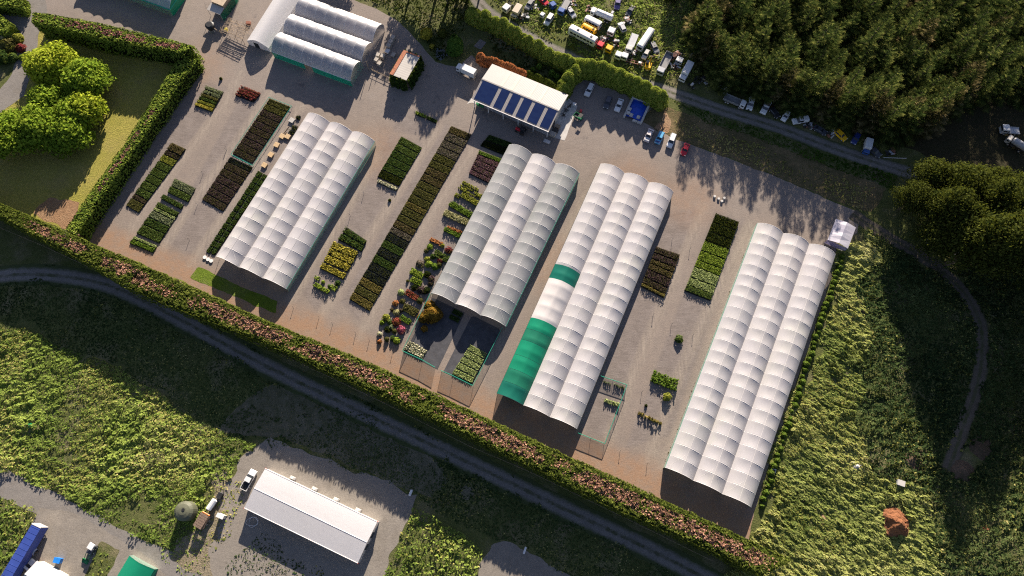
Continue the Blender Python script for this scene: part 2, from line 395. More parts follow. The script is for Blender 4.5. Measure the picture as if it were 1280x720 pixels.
sheet('upper_track', ribbon([(560, -60), (600, 5), (650, 40), (700, 66), (760, 90), (840, 116), (900, 137), (980, 162), (1040, 185), (1100, 205), (1150, 220)], 4.4), .03, M_LANE, .55, .3, dict(off=offs([(560, -60), (600, 5), (650, 40), (700, 66), (760, 90), (840, 116), (900, 137), (980, 162), (1040, 185), (1100, 205), (1150, 220)])), 12)
sheet('field_track', ribbon([(1066, 268), (1110, 296), (1160, 326), (1200, 360), (1222, 395), (1228, 430), (1222, 480), (1205, 530), (1185, 590)], 3.8), .03, M_TRACK, .55, .3, dict(off=offs([(1066, 268), (1110, 296), (1160, 326), (1200, 360), (1222, 395), (1228, 430), (1222, 480), (1205, 530), (1185, 590)])), 13)
sheet('dry_bank', PX([(822, 128), (880, 150), (960, 178), (1050, 212), (1110, 236), (1090, 266), (1030, 246), (960, 216), (900, 193), (838, 171), (802, 150)]), .028, M_BANK, .9, .5, None, 14)
sheet('clay_scrape', PX([(832, 140), (838, 150), (836, 166), (826, 168), (818, 160), (828, 152)]), .045, M_SOIL, .5, .5, None, 15)
sheet('forest_floor', PX([(860, -60), (868, 60), (905, 105), (1000, 150), (1150, 190), (1290, 330), (1330, 100), (1300, -60)]), .02, M_LITTER, 1.5, .8, None, 16)
sheet('lawn_patch', PX([(246, 333), (262, 338), (305, 360), (346, 375), (344, 392), (250, 352), (238, 346)]), .045, leaf('bright_turf', [(.10, .15, .015), (.14, .19, .02)], .0) if False else turf_mat('bright_turf', (.12, .18, .02), (.16, .21, .03), (.09, .14, .015), .2, 1.), .6, .35, None, 17)
# ================================================================== greenhouses and buildings
def film(name, c, tr=.3, stain=(.62, .60, .52), amt=.35, gloss=.12):
    if name in _pm: return _pm[name]
    t = NT(name); p = t.n('ShaderNodeTexCoord').outputs['Object']
    f = t.map(t.noise(p, .16, 6, .65), .42, .72, 0, amt); col = t.mix(f, c, stain); f2 = t.map(t.noise(p, .07, 5, .7), .55, .75, 0, amt * .8); col = t.mix(f2, col, tuple(x * y for x, y in zip(stain, (.86, .97, .8))))
    mp = t.n('ShaderNodeMapping', inp={'Vector': p, 'Scale': (2.2, .35, 1)}).outputs[0]
    col = t.mix(t.math('MULTIPLY', t.attr('tint'), .30), col, tuple(x * y for x, y in zip(c, (.66, .68, .72))))
    k = t.map(t.noise(mp, .8, 6, .75), .5, .8, 0, .35); col = t.mix(k, col, tuple(x * .72 for x in c))
    d = t.n('ShaderNodeBsdfDiffuse', inp={'Color': col}); l = t.n('ShaderNodeBsdfTranslucent', inp={'Color': col})
    m = t.n('ShaderNodeMixShader', inp={0: tr, 1: d.outputs[0], 2: l.outputs[0]})
    gl = t.n('ShaderNodeBsdfGlossy', inp={'Color': (1, 1, 1, 1), 'Roughness': .38})
    fr = t.n('ShaderNodeFresnel', inp={'IOR': 1.35}).outputs[0]
    m2 = t.n('ShaderNodeMixShader', inp={0: t.math('MULTIPLY', fr, gloss * 6), 1: m.outputs[0], 2: gl.outputs[0]})
    _pm[name] = t.fin(m2.outputs[0]); return _pm[name]
def netting(name, c, hole):
    """woven shade cloth: coloured threads with holes that let light through"""
    if name in _pm: return _pm[name]
    t = NT(name); d = t.n('ShaderNodeBsdfDiffuse', inp={'Color': (*c, 1)}); l = t.n('ShaderNodeBsdfTranslucent', inp={'Color': (*c, 1)})
    a = t.n('ShaderNodeMixShader', inp={0: .4, 1: d.outputs[0], 2: l.outputs[0]}); h = t.n('ShaderNodeBsdfTransparent')
    m = t.n('ShaderNodeMixShader', inp={0: hole, 1: a.outputs[0], 2: h.outputs[0]})
    _pm[name] = t.fin(m.outputs[0]); return _pm[name]
F_WHITE = film('white_film', (.57, .552, .565))
F_GREY = film('aged_film', (.43, .435, .44), .38, (.29, .32, .30), .5)
F_CLEAR = film('clear_film', (.60, .605, .64), .55, (.510, .510, .510), .2, .3)
F_MARQ = film('marquee_pvc', (.76, .755, .77), .45, (.680, .663, .654), .1)
F_GREEN = film('green_shade_cloth', (.012, .27, .15), .25, (.01, .20, .12), .4)
F_SIDE = film('green_side_cloth', (.02, .34, .215), .3, (.015, .24, .16), .4)
F_GREEN2 = film('deep_green_shade_cloth', (.02, .20, .12), .25, (.012, .15, .10), .5)
F_DGREEN = film('dark_green_shade_cloth', (.012, .16, .115), .2, (.01, .1, .08), .5)
F_OVER = film('white_cover', (.595, .565, .548), .12, (.527, .493, .468), .3)
N_GREEN = netting('green_netting', (.01, .17, .10), .35)
N_FENCE = netting('fence_netting', (.03, .07, .06), .62)
M_STEEL = pm('galvanised_pipe', (.62, .60, .58), .5, .1, metal=.3)
M_PALE = pm('pale_pipe', (.688, .662, .636), .5, .05, dirt=.05)
M_GUT = pm('valley_gutter', (.42, .36, .33), .7, .2)
M_GRAIL = pm('green_rail', (.02, .30, .20), .5, .15, dirt=.15)
M_DARK = pm('dark_interior', (.03, .035, .035), .9)
M_TIMBER = pm('weathered_timber', (.30, .23, .16), .85, .3, 3)
M_PINE = pm('pale_pine', (.58, .42, .24), .8, .2, 4)
M_CONC = pm('concrete', (.47, .45, .42), .85, .18, .8)
M_WHITE = pm('white_paint', (.42, .41, .405), .35, .05, dirt=.2)
M_CREAM = pm('cream_roof', (.44, .41, .37), .5, .06, .4, dirt=.15)
M_RUST = pm('rusty_iron', (.36, .14, .075), .85, .35, 2)
M_GLASS = pm('dark_glass', (.02, .024, .03), .08, .1, spec=.6, dirt=.05)
M_RUBBER = pm('tyre_rubber', (.025, .025, .026), .85, .2)
M_CHASSIS = pm('chassis_steel', (.06, .055, .05), .7, .3)
M_BLACK = pm('black_plastic', (.02, .021, .023), .5, .2)

def frame_of(corners, h, L, W, head):
    c = sum((P(*q, h) for q in corners), Vector((0, 0, 0))) / 4
    e1 = Vector((math.sin(head), math.cos(head), 0)); e2 = Vector((math.cos(head), -math.sin(head), 0))
    o = c - e1 * L / 2 - e2 * W / 2; o.z = 0
    return o
def greenhouse(name, label, corners, L, W, nspan, he, rise, bays, films, head=AX, left='net', right='net', ends=(None, None), panels=(), ridge=True, seed=0, sagv=.14, group=None):
    """local x across the spans, local y along the ridges"""
    o = frame_of(corners, he, L, W, head)
    root = thing(name, label, 'greenhouse', o, -head, group)
    sp = W / nspan; R = (sp * sp / 4 + rise * rise) / (2 * rise); r_ = random.Random(seed)
    shade_tints = [[(r_.random() * .45, r_.random() * .9) for _ in range(bays)] for _ in range(nspan)]; sags = [[sagv * r_.uniform(.65, 1.35) for _ in range(bays)] for _ in range(nspan)]  # random film tint per bay, stronger right halves paint in their shaded side
    def surf(k, x, y, up=0.0):
        u = x - sp / 2; z = he + math.sqrt(max(R * R - u * u, 0)) - (R - rise)
        t = y / L * bays; b = min(int(t), bays - 1); f = t - b; w = 1 - (2 * u / sp) ** 4
        sg = sags[k][b]; prof = 1 - abs(2 * f - 1) ** 2; w *= 1 - .6 * math.exp(-(u / .55) ** 2)
        return (k * sp + x, y, z + .07 * math.exp(-abs(u) / 1.1) - sg * prof * w + up)
    def skin(k, y0, y1, m, up, pname, parent):
        nb = max(2, round((y1 - y0) / L * bays * 8)); na = 14; vs = []; fs = []
        for i in range(nb + 1):
            for j in range(na + 1):
                a = -1 + 2 * j / na; x = sp / 2 * (1 + a)
                vs.append(surf(k, x, y0 + (y1 - y0) * i / nb, up))
        for i in range(nb):
            for j in range(na):
                q = i * (na + 1) + j; fs.append((q, q + 1, q + na + 2, q + na + 1))
        b = MB(); b.add(vs, fs, m); o_ = b.build(pname, parent, smooth=True)
        at = o_.data.attributes.new('tint', 'FLOAT', 'FACE'); at.data.foreach_set('value', [shade_tints[k][min(bays - 1, int((y0 + (y1 - y0) * (i + .5) / nb) / L * bays))][j * 2 // na] for i in range(nb) for j in range(na)])
        return o_
    roofs = []
    for k in range(nspan):
        roofs.append(skin(k, 0, L, films[k], 0, 'roof', root))
    for (k, f0, f1, m, lab) in panels:
        p = skin(k, f0 * L, f1 * L, m, .11, 'cover_panel', root)
        if lab: p['label'] = lab
    for b in range(bays + 1):
        hp = MB(); y = b * L / bays; pts = []
        for k in range(nspan):
            for j in range(11 if k == nspan - 1 else 10):
                x = sp * j / 10; q = surf(k, x, min(max(y, 0), L), 0); pts.append((q[0], y, q[2] + .03))
        hp.loft([[(x, y - .05, z - .03), (x, y, z + .004), (x, y + .05, z - .03), (x, y, z - .06)] for x, y, z in pts], M_PALE); hp.build('hoop', root)
    for k in range(nspan):
        if ridge:
            hp = MB(); prev = None
            for i in range(bays * 4 + 1):
                q = Vector(surf(k, sp / 2, min(L * i / (bays * 4), L), .03))
                if prev is not None: hp.cyl(prev, q, .035, M_PALE, 4, caps=False)
                prev = q
            hp.build('ridge_pipe', root)
            for (x0, y0, x1, y1) in ((.1, 0, sp / 2 - .4, L / bays * 1.4), (sp - .1, 0, sp / 2 + .4, L / bays * 1.0)):
                prev = None; hp = MB()
                for i in range(7):
                    t = i / 6; q = Vector(surf(k, x0 + (x1 - x0) * t, y0 + (y1 - y0) * t, .0))
                    if prev is not None: hp.cyl(prev, q, .022, M_PALE, 4, caps=False)
                    prev = q
                hp.build('end_brace', root)
    fm = MB(); fm.cyl((0, 0, 0), (0, 0, he), .05, M_STEEL, 6); pm0 = fm.build('post', root); first = True
    for k in range(nspan + 1):
        for b in sorted(set([0, bays] + list(range(0, bays, 3)))):
            if 0 < k < nspan and 0 < b < bays: continue
            loc = (min(max(k * sp, .06), W - .06), min(max(b * L / bays, .06), L - .06), 0)
            if first: pm0.location = loc; first = False
            else: q = pm0.copy(); COL.objects.link(q); q.parent = root; q.location = loc
    for k in range(1, nspan):
        g = MB(); g.box((k * sp, L / 2, he - .02), (.22, L, .06), M_GUT); g.build('gutter', root)
    for side, x in ((left, -.02), (right, W + .02)):
        if not side: continue
        s = MB(); m = {'net': N_GREEN, 'green': F_SIDE, 'dark': F_DGREEN, 'white': F_WHITE}[side]; n = bays * 2
        for i in range(n):
            y0 = L * i / n; y1 = L * (i + 1) / n; bl = .05 * (1 if x > 0 else -1)
            s.quad((x, y0, 0.05), (x, y1, .05), (x + bl * (i % 2), y1, he), (x + bl * ((i + 1) % 2), y0, he), m)
        s.cyl((x, 0, he), (x, L, he), .05, {'green': M_GRAIL, 'dark': M_CHASSIS, 'net': M_DARK, 'white': M_PALE}[side], 6); s.build('side_wall', root)
    for e, y in zip(ends, (-.02, L + .02)):
        if not e: continue
        for k in range(nspan):
            s = MB(); m = {'net': N_GREEN, 'green': F_GREEN, 'dark': F_DGREEN, 'white': F_CLEAR, 'wind': N_FENCE}[e[k]]
            pts = [(k * sp, y, .05)] + [(surf(k, sp * j / 12, 0)[0], y, surf(k, sp * j / 12, 0 if y < 1 else L)[2]) for j in range(13)] + [((k + 1) * sp, y, .05)]
            s.add(pts, [tuple(range(len(pts)))], m); s.build('end_wall', root)
    return root, surf

greenhouse('greenhouse', 'white three-span plastic greenhouse with green wall beside the pallets and lawn patch', [(386, 140), (469, 179), (356, 362), (270, 319)], 50.8, 22.8, 3, 2.4, 1.85, 15,
           [F_WHITE, F_WHITE, F_WHITE], left=None, right='green', seed=1)
greenhouse('greenhouse', 'three-span greenhouse with greyish outer roofs and a netted plant yard at its end', [(638, 180), (726, 219), (628, 408), (539.5, 364.5)], 50.8, 22.6, 3, 2.4, 1.85, 15,
           [F_GREY, F_WHITE, F_GREY], left='net', right='green', seed=2)
greenhouse('greenhouse', 'long three-span greenhouse with emerald green cloth over part of one roof', [(749, 206), (843, 239.5), (720.5, 534.5), (622, 493)], 73.6, 22.6, 3, 2.4, 1.85, 22,
           [F_WHITE, F_WHITE, F_WHITE], head=rad(23.9), left='net', right='dark', seed=3,
           panels=[(0, .0, .05, F_DGREEN, 'dark teal green shade cloth at the end'), (0, .051, .10, F_GREEN2, 'deep green shade cloth'), (0, .101, .155, F_GREEN, 'emerald green shade cloth'), (0, .156, .215, F_GREEN, 'emerald green shade cloth'), (0, .216, .26, F_GREEN2, 'deep green shade cloth'), (0, .261, .306, F_GREEN, 'emerald green shade cloth'), (0, .306, .475, F_OVER, 'bright white cover sheet'), (0, .475, .535, F_DGREEN, 'dark green shade cloth band')])
greenhouse('greenhouse', 'long all-white three-span greenhouse beside the weedy field', [(946, 280), (1045.5, 317), (939, 632.5), (831, 586)], 74.0, 22.8, 3, 2.4, 1.85, 22,
           [F_WHITE, F_WHITE, F_WHITE], left='green', right='net', seed=4)
greenhouse('greenhouse', 'translucent three-span greenhouse with green front wall by the service yard', [(378, -3), (479, 29.7), (439, 101.5), (344.5, 65)], 27.4, 22.6, 3, 2.9, 2.5, 8,
           [F_CLEAR, F_CLEAR, F_CLEAR], head=rad(113), left=None, right=None, ends=(('white', 'white', 'green'), ('white', 'white', 'green')), ridge=False, seed=5, sagv=.22)
GH5 = [o for o in COL.objects if o.get('category') == 'greenhouse'][-1]
he = 2.9                                  # its green front with the gap of a doorway
for y0, y1 in ((0, 11.2), (13.9, 27.4)):
    s = MB(); s.quad((22.62, y0, .05), (22.62, y1, .05), (22.62, y1, he), (22.62, y0, he), F_SIDE)
    s.build('front_wall', GH5)
s = MB(); s.cyl((22.62, 0, he), (22.62, 27.4, he), .09, M_PALE, 6); s.build('eave_rail', GH5)
greenhouse('greenhouse', 'green framed greenhouse with grey roof cut by the top edge of the photo', [(98, -58), (217, -13), (231, 17), (112, -28)], 34.0, 8.6, 1, 2.9, 2.0, 9,
           [F_CLEAR], head=rad(112.5), left='green', right='green', ends=(('green',), ('green',)), ridge=False, seed=6, sagv=.3)
e = MB(); gx = [o for o in COL.objects if o.get('category') == 'greenhouse'][-1]
e.cyl((8.6, 0, 2.95), (8.6, 34, 2.95), .22, M_GRAIL, 8); e.cyl((0, 34, 2.95), (8.6, 34, 2.95), .22, M_GRAIL, 8); e.build('green_beam', gx)
# ---- single white tunnel
def tunnel(name, label, corners, L, W, he, rise, head, mat):
    o = frame_of(corners, he, L, W, head); r = thing(name, label, 'tunnel', o, -head)
    n = 14; prof = [(0, .03)] + [(W / 2 - W / 2 * math.cos(math.pi * j / n), he + rise * (1 - abs(math.cos(math.pi * j / n)) ** 1.45) if 0 < j < n else he) for j in range(n + 1)] + [(W, .03)]
    vs = []; fs = []; m = len(prof); nb = 16
    for i in range(nb + 1):
        for x, z in prof: vs.append((x, L * i / nb, z - .05 * math.sin(math.pi * (i * 2.5 % 1))))
    for i in range(nb):
        for j in range(m - 1): q = i * m + j; fs.append((q, q + 1, q + m + 1, q + m))
    b = MB(); b.add(vs, fs, mat); b.build('cover', r, smooth=True)
    b = MB(); dr = [(x, -.01 , z) for x, z in prof]
    b.add(dr, [tuple(range(m))], mat); b.build('end_wall', r); b = MB(); b.add([(x, L + .01, z) for x, z in prof], [tuple(range(m))], mat); b.build('end_wall', r)
    b = MB(); b.box((W * .42, -.06, 1.15), (1.7, .05, 2.3), M_DARK); b.build('doorway', r)
    return r
tunnel('poly_tunnel', 'plain white arched tunnel left of the translucent greenhouse', [(352.8, -23.5), (380.7, -6.9), (336.7, 62.5), (309.4, 47)], 24.0, 7.8, 1.9, 1.9, rad(22), F_MARQ)
# ---- marquee at the bottom
o = frame_of([(331, 585.5), (472, 653), (448, 704), (305.5, 634.5)], 2.8, 31.6, 10.3, rad(113.6)); mq = thing('marquee', 'long bright white ridged marquee on the gravel pad', 'marquee', o, -rad(113.6))
W, L, he, hr = 10.3, 31.6, 3.0, 3.6; hip = .9
b = MB(); n = 20
for i in range(n):
    for (x0, z0, x1, z1) in ((0, he, W / 2, hr), (W / 2, hr, W, he)):
        y0 = L * i / n; y1 = L * (i + 1) / n; f = lambda y, x: min(max(y, hip * (1 - abs(2 * x / W - 1)) * .0), L)
        pts = [(x0, y0, z0), (x0, y1, z0), (x1, y1, z1), (x1, y0, z1)]; b.add(pts, [(0, 1, 2, 3)], F_MARQ)
b.build('roof', mq)
b = MB(); b.cyl((W / 2, 0, hr), (W / 2, L, hr), .07, M_PALE, 6)
for x in (0, W): b.cyl((x, 0, he), (x, L, he), .08, M_PALE, 6)
b.build('ridge_rail', mq)
b = MB()
for x, s_ in ((-.01, -1), (W + .01, 1)):
    b = MB()
    for i in range(12):
        y0 = L * i / 12; y1 = L * (i + 1) / 12; b.quad((x, y0, .03), (x, y1, .03), (x, y1, he - .02), (x, y0, he - .02), F_MARQ)
    b.build('side_wall', mq)
for y in (.03, L - .03):
    b = MB(); b.add([(0, y, .03), (W, y, .03), (W, y, he), (W / 2, y, hr), (0, y, he)], [(0, 1, 2, 3, 4)], F_MARQ); b.build('end_wall', mq)
b = MB()
for q in (3.4, 6.4): b.box((q, L + .02, 1.25), (1.5, .06, 2.1), M_GLASS)
b.build('end_window', mq)
b = MB()
for x in (-.05, W + .05):
    for y in (0, L): b.box((x, y, he - .3), (.22, .22, .5), pm('red_marker', (.6, .05, .03)))
b.build('corner_marker', mq)
for i, q in enumerate([(366.7, 597.5), (394, 611), (421, 624.2), (448.4, 637.5)]):
    b = MB(); b.rbox((0, 0, .3), (1.5, .7, .6), M_CONC, .05); b.rbox((.35, .2, .72), (.5, .4, .25), M_CONC, .04)
    w = b.build('ballast_block', None, P(*q), -rad(113.6) + rad(90)); tag(w, 'pale concrete ballast block beside the marquee, %s from the ute end' % ('nearest', 'second', 'third', 'farthest')[i], 'block', 'ballast blocks along the marquee')

# ---- gabled packing shed
o = frame_of([(615.6, 81), (708, 119), (685, 163.7), (592.5, 123)], 4.4, 24.9, 13.4, rad(115.8)); sh = thing('packing_shed', 'long gabled shed with blue solar panels on one roof slope', 'shed', o, -rad(115.8))
W, L, he, hr = 13.4, 24.9, 4.4, 5.6
M_IRON = pm('white_roof_iron', (.275, .262, .252), .45, .04, .3, dirt=.1); M_SKY = pm('skylight_sheet', (.33, .31, .26), .4, .04, dirt=.08); M_SKY2 = pm('grey_roof_sheet', (.36, .33, .30), .5, .06, dirt=.1)
def solar():
    t = NT('solar_panel'); p = t.n('ShaderNodeTexCoord').outputs['Object']
    br = t.n('ShaderNodeTexBrick', offset=0.0, inp={'Vector': p, 'Scale': 1.0, 'Mortar Size': .02, 'Brick Width': 1.0, 'Row Height': 1.65, 'Color1': (.010, .022, .085, 1), 'Color2': (.014, .03, .10, 1), 'Mortar': (.02, .035, .09, 1)}).outputs[0]
    return t.princ(br, .22, .5)
M_SOLAR = solar(); b = MB()
def slope(x): return he + (hr - he) * (1 - abs(2 * x / W - 1))
def ribbed(b, x0, x1, y0, y1, m, up=0., pitch=.42):
    n = max(2, int((y1 - y0) / pitch)) * 2; vs = []; fs = []
    for i in range(n + 1):
        y = y0 + (y1 - y0) * i / n; z = .03 * (i % 2)
        vs += [(x0, y, slope(x0) + up + z), (x1, y, slope(x1) + up + z)]
    for i in range(n): fs.append((2 * i, 2 * i + 1, 2 * i + 3, 2 * i + 2))
    b.add(vs, fs, m)
ribbed(b, -.3, W / 2, -.3, L + .3, M_IRON); ribbed(b, W / 2, W + .4, -.3, L + .3, M_SKY2); b.box((W / 2, L / 2, hr + .05), (.4, L + .6, .07), M_IRON)
b.build('roof', sh)
b = MB()
for y in (5.6, 9.0, 14.6, 18.0): b.box((W * .26, y, slope(W * .26) + .05), (.1, .1, .02), M_SKY); ribbed(b, -.2, W / 2 - .3, y, y + .9, M_SKY, .035)
b.build('skylight_strip', sh)
for y0, y1 in ((.3, 5.6), (6.7, 9.3), (10.4, 13.0), (14.1, 16.7), (17.8, 20.9), (22.0, 24.7)):
    b = MB(); x0, x1 = W / 2 + .35, W - .2
    b.add([(x0, y0, slope(x0) + .10), (x1, y0, slope(x1) + .10), (x1, y1, slope(x1) + .10), (x0, y1, slope(x0) + .10), (x0, y0, slope(x0) + .05), (x1, y0, slope(x1) + .05), (x1, y1, slope(x1) + .05), (x0, y1, slope(x0) + .05)],
          [(0, 1, 2, 3), (0, 1, 5, 4), (1, 2, 6, 5), (2, 3, 7, 6), (3, 0, 4, 7)], M_SOLAR); b.build('solar_panel', sh)
b = MB(); mw = pm('cream_cladding', (.55, .52, .46), .6, .06)
b.box((.05, L / 2, he / 2), (.12, L, he - .1), mw); b.box((W * .3, .06, he / 2), (W * .6, .12, he - .1), mw); b.box((W * .3, L - .06, he / 2), (W * .6, .12, he - .1), mw)
b.build('wall', sh)
b = MB()
for y in (0.3, 5, 10, 15, 20, L - .3): b.box((W - .2, y, he / 2), (.22, .22, he), M_PALE)
b.box((W + .45, L / 2, he + .02), (.16, L + .6, .16), M_PALE); b.build('post_row', sh)
sheet('shed_apron', PX([(704, 118), (722, 132), (706, 176), (686, 170), (590, 128), (584, 130), (588, 122), (692, 160)]), .05, M_CONC, .6, .05, None, 31)

# ---- square shed with climbers
c4 = [(505.6, 63.5), (523.7, 72.5), (508, 100), (489.4, 91)]; hd = heading(c4[3], c4[0], 4.4)
o = frame_of(c4, 4.4, 9.4, 5.4, hd); vs_ = thing('vine_covered_shed', 'small white-roofed shed with a rusty roof strip and ivy-green walls', 'shed', o, -hd)
b = MB(); n = 12
for i in range(n):
    for j in range(4):
        x0, x1 = 5.4 * j / 4, 5.4 * (j + 1) / 4; y0, y1 = 9.4 * i / n, 9.4 * (i + 1) / n
        b.add([(x0, y0, 4.4), (x1, y0, 4.4), (x1, (y0 + y1) / 2, 4.408), (x0, (y0 + y1) / 2, 4.408)], [(0, 1, 2, 3)], M_CREAM); b.add([(x0, (y0 + y1) / 2, 4.408), (x1, (y0 + y1) / 2, 4.408), (x1, y1, 4.4), (x0, y1, 4.4)], [(0, 1, 2, 3)], M_CREAM)
b.build('roof', vs_)
b = MB(); b.box((.35, 4.7, 4.52), (1.2, 9.5, .1), M_RUST); b.box((2.6, 9.2, 4.52), (5.5, .45, .08), M_RUST); b.build('rusty_flashing', vs_)
b = MB(); b.box((2.7, 4.7, 2.15), (5.2, 9.2, 4.3), pm('old_boards', (.16, .13, .1), .9)); b.build('wall', vs_)
n = 5200; u = rng.random(n) * 29.2; z = rng.random(n) ** .9 * 4.3; side = np.digitize(u, [5.4, 14.8, 20.2]); C = np.zeros((n, 3)); Nn = np.zeros((n, 3)); k = .25 + .7 * (1 - z / 4.4) ** 1.4 * 1.2
for s_, (f, nx, ny) in enumerate((( lambda t: (t, -.0), 0, -1), (lambda t: (5.4, t), 1, 0), (lambda t: (t, 9.4), 0, 1), (lambda t: (0, t), -1, 0))):
    m_ = side == s_; t = u[m_] - (0, 5.4, 14.8, 20.2)[s_]; xy = np.array([f(q) for q in t]); wob = .25 * np.sin(t * 3.3 + s_)
    C[m_, 0] = xy[:, 0] + nx * (k[m_] + wob); C[m_, 1] = xy[:, 1] + ny * (k[m_] + wob); Nn[m_, 0] = nx; Nn[m_, 1] = ny
C[:, 2] = z; C += rng.normal(size=C.shape) * .1; Nn += rand_dirs(n) * .8 + np.array([0, 0, .3])
L_IVY = leaf('ivy_leaves', [(.012, .03, .008), (.03, .06, .012), (.06, .09, .02)])
link('ivy', mesh_quads('ivy', cards(C, Nn, .17, .3), L_IVY, rng.random(n)), vs_)

# ---- small roofs at the edges
c4 = [(276, -14), (295, -6), (287, 19), (259, 12)]; hd = rad(25); o = frame_of([(268, -10), (291, -2), (278, 18), (259, 12)], 3.2, 7, 5, hd)
t_ = thing('potting_shed', 'small cream-roofed lean-to with green netted side at the photo top', 'shed', o, -hd)
b = MB(); b.add([(0, 0, 3), (5, 0, 3), (5, 2.6, 3.3), (0, 2.6, 3.3)], [(0, 1, 2, 3)], M_CREAM); b.add([(0, 0, 2.93), (5, 0, 2.93), (5, 2.6, 3.23), (0, 2.6, 3.23)], [(0, 1, 2, 3)], M_CREAM); b.build('porch_roof', t_)
b = MB(); b.add([(.3, 2.7, 4), (4.7, 2.7, 4), (4.7, 9, 4.3), (.3, 9, 4.3)], [(0, 1, 2, 3)], pm('tan_roof', (.48, .38, .27), .7)); b.build('roof', t_)
b = MB(); b.quad((5.05, 0, 0), (5.05, 9, 0), (5.05, 9, 3), (5.05, 0, 3), N_GREEN); b.box((2.5, 5.9, 1.95), (4.3, 6.2, 3.9), M_TIMBER); b.build('wall', t_)
b = MB()
for x in (.1, 4.9): b.cyl((x, .1, 0), (x, .1, 2.95), .07, M_STEEL, 6)
b.build('post', t_)
# gazebo canopy at the end of the long greenhouse
c4 = [(1046, 274), (1069, 284), (1061, 307.5), (1034, 302)]; hd = heading((1047, 305), (1057, 279), 2.6); o = frame_of(c4, 2.5, 7.2, 5.9, hd)
gz = thing('gazebo', 'pale lilac gabled canopy tent beside the weedy field corner', 'canopy', o, -hd)
F_LIL = film('lilac_canopy', (.595, .578, .646), .25, (.383, .357, .468), .6); b = MB()
for i in range(6):
    y0, y1 = 7.2 * i / 6, 7.2 * (i + 1) / 6; z = lambda y: 3.2 - .1 * math.sin(y * 2)
    b.quad((0, y0, 2.4), (0, y1, 2.4), (2.95, y1, z(y1)), (2.95, y0, z(y0)), F_LIL); b.quad((2.95, y0, z(y0)), (2.95, y1, z(y1)), (5.9, y1, 2.4), (5.9, y0, 2.4), F_LIL)
b.build('canopy', gz)
b = MB()
for x in (.1, 5.8):
    for y in (.1, 7.1): b.cyl((x, y, 0), (x, y, 2.38), .06, M_STEEL, 6)
b.build('post', gz)
b = MB(); b.quad((0, .02, .1), (5.9, .02, .1), (5.9, .02, 2.35), (0, .02, 2.35), film('lilac_side', (.3, .28, .5), .3)); b.build('side_curtain', gz)
# white house roof and green tunnel at the bottom edge
hd = rad(115); o = P(45, 716); hs = thing('cottage', 'white gabled roof at the bottom edge behind the blue trailer', 'house', o, -hd)
b = MB(); b.quad((-3.2, 0, 2.6), (-3.2, 8, 2.6), (0, 8, 4.2), (0, 0, 4.2), M_WHITE); b.quad((0, 0, 4.2), (0, 8, 4.2), (3.4, 8, 2.6), (3.4, 0, 2.6), M_WHITE); b.quad((0, 5.5, 4.24), (0, 8, 4.24), (3.4, 8, 2.64), (3.4, 5.5, 2.64), pm('rust_sheet', (.3, .16, .14), .8)); b.build('roof', hs)
b = MB(); b.box((0, 4, 1.3), (6, 7.6, 2.6), mw); b.add([(-3, .2, 2.6), (3, .2, 2.6), (0, .2, 4.1)], [(0, 1, 2)], mw); b.add([(-3, 7.8, 2.6), (3, 7.8, 2.6), (0, 7.8, 4.1)], [(0, 1, 2)], mw); b.build('wall', hs)
tunnel('shade_tunnel', 'emerald green shade-cloth tunnel cut by the bottom edge of the photo', [(152, 700), (192, 719), (176, 752), (136, 733)], 9.0, 7.4, 1.8, 1.3, rad(25), F_GREEN)
